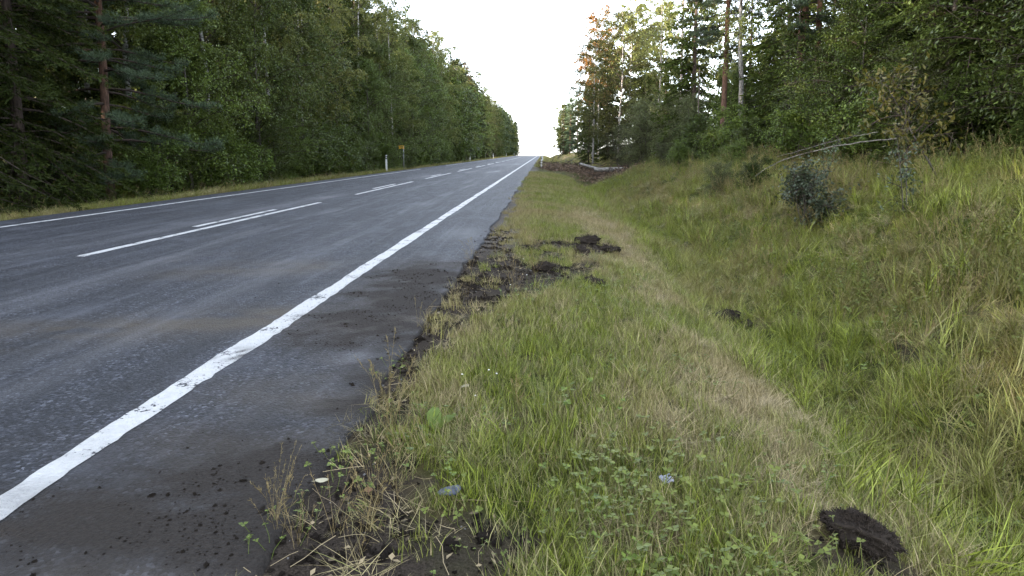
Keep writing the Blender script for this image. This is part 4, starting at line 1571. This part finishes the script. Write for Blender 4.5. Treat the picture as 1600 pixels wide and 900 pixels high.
make_tree('rowan', 'rowan_tree', leafy(19, 6.5, 2.3, .13, .10, 40, 10, 18, 1, .5, .42, .14), ('bark', 'twig', 'rowan'), 'tree')
make_tree('rowan_tall', 'rowan_tree', leafy(20, 10, 2.8, .135, .16, 30, 14, 20, 1, .45, .44, .12), ('bark', 'twig', 'rowan'), 'tree')
make_tree('aspen_bush', 'aspen_bush', leafy(21, 1.4, .98, .070, .06, 46, 9, 9, 13, .8, .8, .06), ('bark', 'twig', 'aspen'), 'bush')
make_tree('sapling', 'sapling', leafy(22, 1.6, .35, .065, .12, 16, 3, 7, 2, .9, .8, .04), ('bark', 'twig', 'aspen'), 'sapling')
make_tree('bush', 'leafy_bush', leafy(23, 2.4, 1.2, .085, .05, 36, 14, 22, 6, .8, .6, .06), ('bark', 'twig', 'alder'), 'bush')

make_tree('rowan_bent', 'rowan_tree', leafy(24, 2.3, 1.0, .125, .30, 15, 6, 9, 1, .3, .42, .07), ('bark', 'twig', 'turning_rowan'), 'tree')

ROOT = {}


def tree(key, x, y, label, group, s=1.0, rz=None, lean=0.0, sx=1.0, sink=.1):
    name, t, l, c, cat = SRC[key]
    z = float(gz(x, y)) - sink
    rz = random.uniform(0, 6.28) if rz is None else rz
    if key not in ROOT:
        o = empty(name, (x, y, z), rz)
        link('trunk', t, o)
        link('limbs', l, o)
        link('crown', c, o)
        ROOT[key] = o
        r = o
    else:
        r = copy_thing(ROOT[key], (x, y, z), (0, 0, rz), (1, 1, 1))
    r.scale = (s * sx, s * sx, s)
    r.rotation_euler = (lean, random.uniform(-.015, .015), rz)
    for k in ('label', 'group', 'kind'):
        if k in r:
            del r[k]
    return tag(r, label, cat, group)


random.seed(4)
LG, RG = 'trees along the left forest edge', 'trees along the right forest edge'

# left edge: trees that can be told apart
HERO_L = [
    ('spruce_near_a', -14.6, 11.6, 'dense dark spruce at the left border of the picture, branches over the verge', 1.0),
    ('spruce_near_b', -13.9, 14.6, 'dark spruce just right of the one at the left border', 1.05),
    ('spruce_near_a', -13.8, 17.6, 'dark spruce standing directly left of the blue-green pine', .95),
    ('pine_near', -13.5, 20.8, 'blue-green pine with reddish trunk in front of the dark spruces at the left', 1.0),
    ('birch_near', -14.8, 24.2, 'birch with white spotted trunk just right of the blue-green pine, upper left', 1.1),
    ('birch_near', -15.9, 23.6, 'thinner white-trunked birch partly hidden behind the blue-green pine', 1.05),
    ('alder_b', -13.3, 25.4, 'low leafy alder glinting light green, right of the blue-green pine', 1.0),
    ('birch_near', -13.9, 28.2, 'tall weeping birch curtain above the light green low alder', 1.05),
    ('alder_a', -13.3, 31.5, 'rounded yellowish-green alder bulging toward the road left of the near post', 1.0),
    ('birch_b', -14.0, 34.8, 'weeping birch behind the rounded yellowish alder', 1.05),
    ('alder_a', -13.2, 37.6, 'broad dark green alder left of the nearest far-side post', 1.05),
    ('birch_turning', -14.4, 41.2, 'yellowing birch high above the broad dark alder', 1.28),
    ('alder_b', -13.1, 43.6, 'short bushy alder directly behind the nearest far-side post', 1.0),
    ('birch_near', -15.2, 56.5, 'birch with a long bare white trunk above the yellow sign', 1.1),
    ('alder_a', -13.3, 52.0, 'dark alder behind the yellow sign', .9),
    ('alder_a', -13.6, 57.5, 'tall leafy alder just right of the yellow sign', 1.1),
    ('birch_b', -13.8, 62.5, 'dense weeping birch right of the tall leafy alder', 1.0),
    ('alder_a', -13.4, 66.5, 'bulging leafy alder between two birches beyond the side opening', 1.2),
    ('spruce_far_a', -14.9, 49.5, 'pointed dark spruce rising between birches right of the yellow sign', 1.0),
    ('birch_b', -14.9, 80.0, 'birch with white trunk standing out at the skyline where the left treetops begin', 1.0),
    ('birch_b', -14.7, 86.0, 'slender birch with a leaning white trunk, right of the skyline birch', .95),
]
for (k, x, y, lb, s) in HERO_L:
    tree(k, x, y, lb, LG, s)
y = 70.0
while y < 330:
    key = random.choice(['birch_b', 'birch_far', 'spruce_far_a', 'alder_far', 'birch_far', 'spruce_far_b', 'pine_far'] if y > 90 else
                        ['birch_b', 'birch_b', 'alder_a', 'spruce_far_a', 'alder_a'])
    if y > 190:
        key = random.choice(['spruce_far_a', 'spruce_far_b', 'pine_far', 'birch_far'])
    nm = SRC[key][0].replace('_', ' ')
    zone = ('beyond the yellow sign, before the second far-side post' if y < 105 else
            'in the left tree wall beyond the second far-side post' if y < 200 else 'far off in the left tree wall near the crest')
    tree(key, -13.3 + random.uniform(-.6, .6), y, '%s %s' % ({'spruce tree': 'dark spruce', 'pine tree': 'bushy pine', 'birch tree': 'soft green birch', 'alder tree': 'rounded leafy alder'}[nm], zone),
         nm + 's in the left tree wall', random.uniform(.85, 1.05) * (1.45 if 'alder' in key else 1.0))
    y += random.uniform(2.4, 3.6) if y < 140 else random.uniform(3.6, 5.5)
# low bushes hiding the trunks' feet
y = 21.5
while y < 100:
    k = random.choice(['bush', 'bush', 'alder_b'])
    tree(k, -12.9 + random.uniform(-.35, .35), y, 'low leafy bush filling the foot of the left forest edge', 'bushes at the foot of the left forest edge', random.uniform(.8, 1.4) if k == 'bush' else random.uniform(.4, .6), sx=1.2)
    y += random.uniform(1.6, 3.0)
# one treetop on the left skyline, sunlit orange painted into its leaves
tree('birch_sunlit', -14.2, 118, 'birch with a top painted sunlit orange on the left skyline', LG, 1.02)
# ranks behind the left edge
for row, (x0, ys, ye, dy) in enumerate(((-16.6, -22, 150, 3.0), (-19.5, -24, 150, 3.6), (-23, -26, 130, 4.2), (-27.5, -28, 120, 5.0))):
    y = ys + row
    while y < ye:
        key = random.choice(['spruce_far_a', 'spruce_far_b', 'spruce_far_a', 'birch_far', 'pine_far'] if row else ['spruce_far_a', 'birch_b', 'spruce_far_b', 'spruce_far_a'])
        nm = SRC[key][0].replace('_', ' ')
        tree(key, x0 + random.uniform(-1, 1), y, '%s in the dark ranks behind the front trees on the left' % {'spruce tree': 'spruce', 'pine tree': 'pine', 'birch tree': 'birch'}[nm],
             nm + 's in the ranks behind the left edge', random.uniform(.95, 1.12))
        y += dy * random.uniform(.8, 1.25)
for x0 in (-16.8, -20.5):
    y = 150.0
    while y < 335:
        key = random.choice(['spruce_far_a', 'spruce_far_b', 'pine_far', 'birch_far'])
        tree(key, x0 + random.uniform(-1, 1), y, '%s far back behind the left tree wall near the crest' % SRC[key][0].replace('_tree', ''), 'far trees behind the left tree wall', random.uniform(.95, 1.12))
        y += random.uniform(3.6, 5.4)
# trees beside and behind the camera on the left, whose branches shade the verge
for (x, y) in ((-13.8, 8.2), (-14.2, 4.6), (-13.7, 1.0), (-14.4, -3), (-13.9, -7), (-14, -11), (-13.6, -15), (-14.2, -19)):
    tree('spruce_near_b', x, y, 'dark spruce in the near end of the left forest', 'spruces at the near end of the left forest', random.uniform(.95, 1.1))

# right edge
HERO_R = [
    ('pine_tall', 9.2, 36.0, 'tall pine with straight bare reddish trunk against the sky, right of centre', 1.0),
    ('birch_airy', 9.6, 34.0, 'thin pale birch trunk just right of the tall bare-trunked pine', 1.0),
    ('pine_tall', 9.9, 27.5, 'slender pine trunk on the left of a close pair, upper right', .95),
    ('pine_tall', 10.7, 27.8, 'slender pine trunk on the right of a close pair, upper right', .92),
    ('birch_turning', 6.6, 60.0, 'yellow-green birch with white trunk at the left end of the right tree line', 1.0, 'wide'),
    ('birch_airy', 8.3, 51.0, 'airy tall birch with hanging leaf strings against the white sky', .86),
    ('birch_airy', 9.0, 46.0, 'airy birch with thin crown between the hanging one and the dark spruce', .95),
    ('spruce_far_a', 9.0, 42.0, 'dark narrow spruce left of the tall bare-trunked pine', .92),
    ('birch_sunlit', 6.1, 76.0, 'birch with a top painted sunlit orange behind the yellow-green birch', 1.0),
    ('birch_airy', 4.9, 68.0, 'light leafy birch leaning out left of the orange top', .72),
    ('spruce_far_b', 6.0, 64.0, 'low dark spruce with wide skirts behind the brush pile', .55),
    ('spruce_far_b', 4.8, 73.0, 'dark spruce at the left foot of the right tree line', .62),
    ('willow', 7.0, 48.5, 'greyish-green willow bush behind the thick grey log', 1.15),
    ('willow', 8.2, 44.0, 'greyish-green willow bush right of the one behind the log', 1.1),
    ('bush', 8.1, 37.5, 'low yellowish leafy bush at the foot of the tall pine', 1.0),
    ('alder_b', 10.4, 39.0, 'small leafy alder behind the foot of the tall pine', .7),
    ('spruce_far_a', 10.6, 31.0, 'dark spruce between the thin birch trunk and the close pair of pines', .8),
    ('spruce_far_b', 9.6, 27.0, 'dark spruce with low boughs in front of the close pair of pine trunks', .55),
    ('spruce_near_b', 11.8, 24.0, 'broad dark green spruce right of the close pair of pines', .8),
    ('bush', 8.0, 22.5, 'leafy green bush on the bank below the close pair of pines', .9),
    ('alder_b', 9.6, 21.5, 'bright leafy young alder overhanging the bank right of the pine pair', .75),
    ('rowan_tall', 10.2, 18.0, 'leafy tree with fresh green foliage filling the upper right', .95),
    ('rowan_tall', 10.8, 15.0, 'dark leafy tree in the upper right over the bent young tree', .9),
    ('spruce_near_a', 11.6, 15.4, 'dark spruce rising into the upper right corner area', 1.0),
    ('rowan_tall', 10.6, 11.6, 'broad-leaved tree at the right border with dark thin trunk', 1.0),
    ('bush', 7.9, 27.0, 'dull green bush at the top of the bank left of the blue-green shrub', .7),
    ('aspen_bush', 5.15, 13.4, 'round blue-green aspen bush alone on the grassy bank', .92),
    ('sapling', 5.5, 10.6, 'thin upright sapling with sparse blue-green leaves on the bank, right of the round bush', .85),
    ('sapling', 6.6, 16.5, 'thin leafy sapling at the top of the bank behind the round bush', .9),
    ('spruce_small', 9.2, 11.4, 'small dark spruce at the right border behind the tall grass', .75),
    ('spruce_small', 8.9, 12.8, 'small dark spruce below the bent young tree', .5),
]
for (k, x, y, lb, s, *w) in HERO_R:
    tree(k, x, y, lb, RG, s, sx=1.4 if w else 1.0)
# dark interior of the right forest
for row, (x0, ys, ye, dy) in enumerate(((12.9, 6, 25, 2.2), (15.2, 4, 27, 2.4), (18.5, 6, 30, 3.0), (23, 8, 34, 3.8), (28, 10, 40, 4.2))):
    y = ys + row * .7
    while y < ye:
        key = random.choice(['spruce_far_a', 'spruce_far_b', 'spruce_far_a'])
        tree(key, x0 + random.uniform(-.9, .9), y, 'dark spruce deep in the shade of the right forest', 'spruces inside the right forest', random.uniform(.9, 1.1))
        y += dy * random.uniform(.8, 1.25)
for (x, y, s) in ((12.5, 50, .8), (14, 43, .7), (17, 47, .9), (13.5, 36.5, .6), (16, 55, 1.0), (12, 57, .9), (21, 52, .9), (19, 40, .65)):
    tree(random.choice(['spruce_far_b', 'birch_far', 'spruce_far_a']), x, y, 'tree standing back behind the bare-trunked pine on the right', 'trees behind the tall pine', s)
for (x, y, s) in ((8.2, 66, .9), (9.5, 72, 1.0), (7.6, 82, .95), (9, 90, 1), (11, 64, .95), (7, 100, .9), (12, 80, 1)):
    tree(random.choice(['spruce_far_a', 'birch_far', 'birch_far']), x, y, 'tree crowded behind the yellow-green birch on the right', 'trees behind the yellow-green birch', s)
for (x, y, s) in ((8, 112, .85), (9.5, 125, .9), (8.5, 140, .9), (10.5, 155, 1.0), (8.5, 172, .95), (7.2, 186, .95), (6.0, 200, .9), (5.6, 212, 1.0), (7.5, 208, .95), (6.5, 225, 1.0), (8.5, 220, .9), (7.5, 240, 1.0),
                  (6.8, 262, 1.0), (9.5, 190, 1.0), (9, 250, 1.0)):
    tree(random.choice(['spruce_far_a', 'pine_far', 'pine_far', 'birch_far']), x, y, 'far tree in the small dark clump right of the road crest', 'far trees right of the road crest', s)
# understorey that closes the view between the trunks on the right
for (x0, ys, ye, dy, s0, s1) in ((11.2, 25, 46, 2.6, .22, .36), (13.2, 26, 52, 2.8, .32, .44), (16.5, 30, 60, 3.2, .4, .52), (21, 36, 70, 4.0, .5, .65), (9.8, 46, 66, 2.8, .3, .5), (27, 40, 80, 5, .6, .8)):
    y = ys
    while y < ye:
        tree(random.choice(['spruce_far_a', 'spruce_far_b', 'spruce_far_b']), x0 + random.uniform(-.8, .8), y, 'young spruce in the understorey behind the tall pine on the right',
             'young spruces of the right understorey', random.uniform(s0, s1), sx=1.5)
        y += dy * random.uniform(.75, 1.25)
for (k, x, y, s, lb) in (('bush', 8.6, 30.5, 1.0, 'dull leafy bush on the bank top before the dark spruce and thin birch'), ('bush', 8.3, 33.8, .9, 'pale green bush left of the dull one, at the pine foot'),
                         ('willow', 8.6, 40.5, .9, 'grey-green low willow just left of the tall pine foot'), ('bush', 8.8, 19.5, 1.0, 'bushy green shrub above the upper fallen stem'),
                         ('alder_b', 10.2, 24.8, .62, 'light green leafy young alder in front of the broad spruce'), ('rowan', 9.6, 12.6, .7, 'young leafy tree at the right border above the tall grass'),
                         ('bush', 8.9, 10.0, .7, 'low dark leafy bush at the right border of the picture'), ('spruce_near_b', 12.4, 17.6, .85, 'dark spruce behind the fresh green leafy tree'),
                         ('spruce_near_a', 12.6, 12.2, .85, 'dark spruce behind the bare thin trunks at far right'), ('rowan', 8.7, 17.0, .5, 'small leafy tree just above the two fallen stems')):
    tree(k, x, y, lb, RG, s)
for (x, y, s) in ((10.4, 13.0, .8), (10.2, 17.2, .85), (10.6, 9.4, .9), (10.9, 20.3, .8), (11.3, 16.4, .9), (11.2, 14.2, .8), (11.7, 10.2, .85), (11.4, 22.6, .75), (11.0, 25.6, .62), (11.6, 8.2, .9)):
    tree(random.choice(['spruce_near_a', 'spruce_near_b']), x, y, 'dark spruce right behind the leafy front trees at the upper right', 'spruces behind the leafy front on the right', s)
for (k, x, y, s, lb) in (('bush', 5.6, 18.6, .42, 'low grey-green shrub in the bank grass left of the round bush'), ('willow', 5.2, 20.5, .3, 'low bushy willow sprout in the bank grass, further left of the round bush'),
                         ('bush', 5.9, 30, .55, 'low dull shrub at the bank top, right of the grey log'), ('willow', 6.4, 36, .38, 'greyish shrub on the bank edge close to the grey log'),
                         ('spruce_far_b', 7.9, 45.0, .42, 'young dark spruce in front of the airy tall birch'), ('willow', 7.6, 54, 1.0, 'grey-green willow right behind the two logs'), ('spruce_far_b', 8.4, 57.5, .5, 'dark young spruce behind the willow by the logs'), ('spruce_far_a', 9.8, 61, .5, 'dark young spruce half hidden behind the yellow-green birch'), ('willow', 6.2, 57, .9, 'leafy willow at the foot of the yellow-green birch'),
                         ('bush', 6.9, 25, .5, 'small leafy shrub halfway along the bank top')):
    tree(k, x, y, lb, 'shrubs on the bank' if y < 40 else RG, s)
tree('rowan_bent', 7.35, 13.0, 'bent young tree with yellowing leaves arching over the fallen thin stems', RG, 1.0, -math.pi / 2, .55)
# thin dark trunks in the shade at the right
def bare_trunk(x, y, h, lean, label, mat='bark', r=.045):
    g = np.random.default_rng(int(y * 100))
    o = empty('bare_trunk', (x, y, float(gz(x, y)) - .1))
    p = wander(g, h, 9, .02)
    p[:, 0] += lean * p[:, 2]
    G = Geo()
    G.tube(p, np.linspace(r, r * .5, 9), 8, .5)
    link('trunk', G.mesh('trunk', MAT[mat], True), o)
    G = Geo()
    for k in range(9):
        z = h * g.uniform(.35, 1)
        q = at_height(p, z)
        a = g.random() * 6.28
        d = np.array([math.cos(a), math.sin(a), g.uniform(-.2, .5)])
        L = g.uniform(.4, 1.1)
        G.tube([q, q + d * L * .5, q + d * L + [0, 0, -.12]], [.009, .006, .003], 4, .4)
    link('dead_twigs', G.mesh('dead_twigs', MAT['twig']), o)
    return tag(o, label, 'tree', 'thin bare trunks in the right forest')


bare_trunk(9.75, 12.55, 6, -.08, 'left of the thin grey bare trunks in the shade at the far right')
bare_trunk(10.15, 12.6, 7, -.06, 'taller thin grey trunk in the middle of the bare trunks at far right', r=.055)
bare_trunk(11.2, 13.2, 7, .01, 'thin dark bare trunk standing rightmost in the shade at far right', 'dark_bark')
bare_trunk(8.7, 38.5, 5, -.05, 'slim bare young trunk just left of the tall pine foot', r=.04)


def fallen_stem(pts, r, label):
    pts = np.array(pts, float)
    o = empty('fallen_sapling', pts[0])
    t = np.linspace(0, 1, len(pts))
    tt = np.linspace(0, 1, 18)
    p = np.stack([np.interp(tt, t, pts[:, c]) for c in range(3)], 1)
    for _ in range(2):
        p[1:-1] = (p[:-2] + p[1:-1] * 2 + p[2:]) / 4
    g = np.random.default_rng(len(label))
    p = p - pts[0] + g.normal(0, .008, p.shape)
    G = Geo()
    G.tube(p, np.linspace(r, r * .45, 18), 7, .5)
    link('stem', G.mesh('stem', MAT['pale_bark'], True), o)
    G = Geo()
    for k in range(6):
        q = p[g.integers(6, 17)]
        d = g.normal(0, 1, 3) * [1, .6, .7] + [-.5, 0, .3]
        L = g.uniform(.15, .5)
        G.tube([q, q + unit(d) * L * .6, q + unit(d) * L], [.006, .004, .002], 4, .4)
    link('side_twigs', G.mesh('side_twigs', MAT['twig']), o)
    return tag(o, label, 'fallen tree', 'fallen thin stems on the bank')


fallen_stem([(7.08, 14.20, 1.56), (6.46, 14.50, 1.48), (5.81, 14.80, 1.35), (5.16, 15.20, 1.11), (4.75, 15.60, 0.75)], .014,
            'lower and longer of the two pale fallen stems above the round bush')
fallen_stem([(7.33, 15.50, 1.72), (6.85, 15.70, 1.63), (6.28, 16.00, 1.45), (5.46, 16.30, 1.18)], .009,
            'upper and thinner of the two pale fallen stems above the round bush')
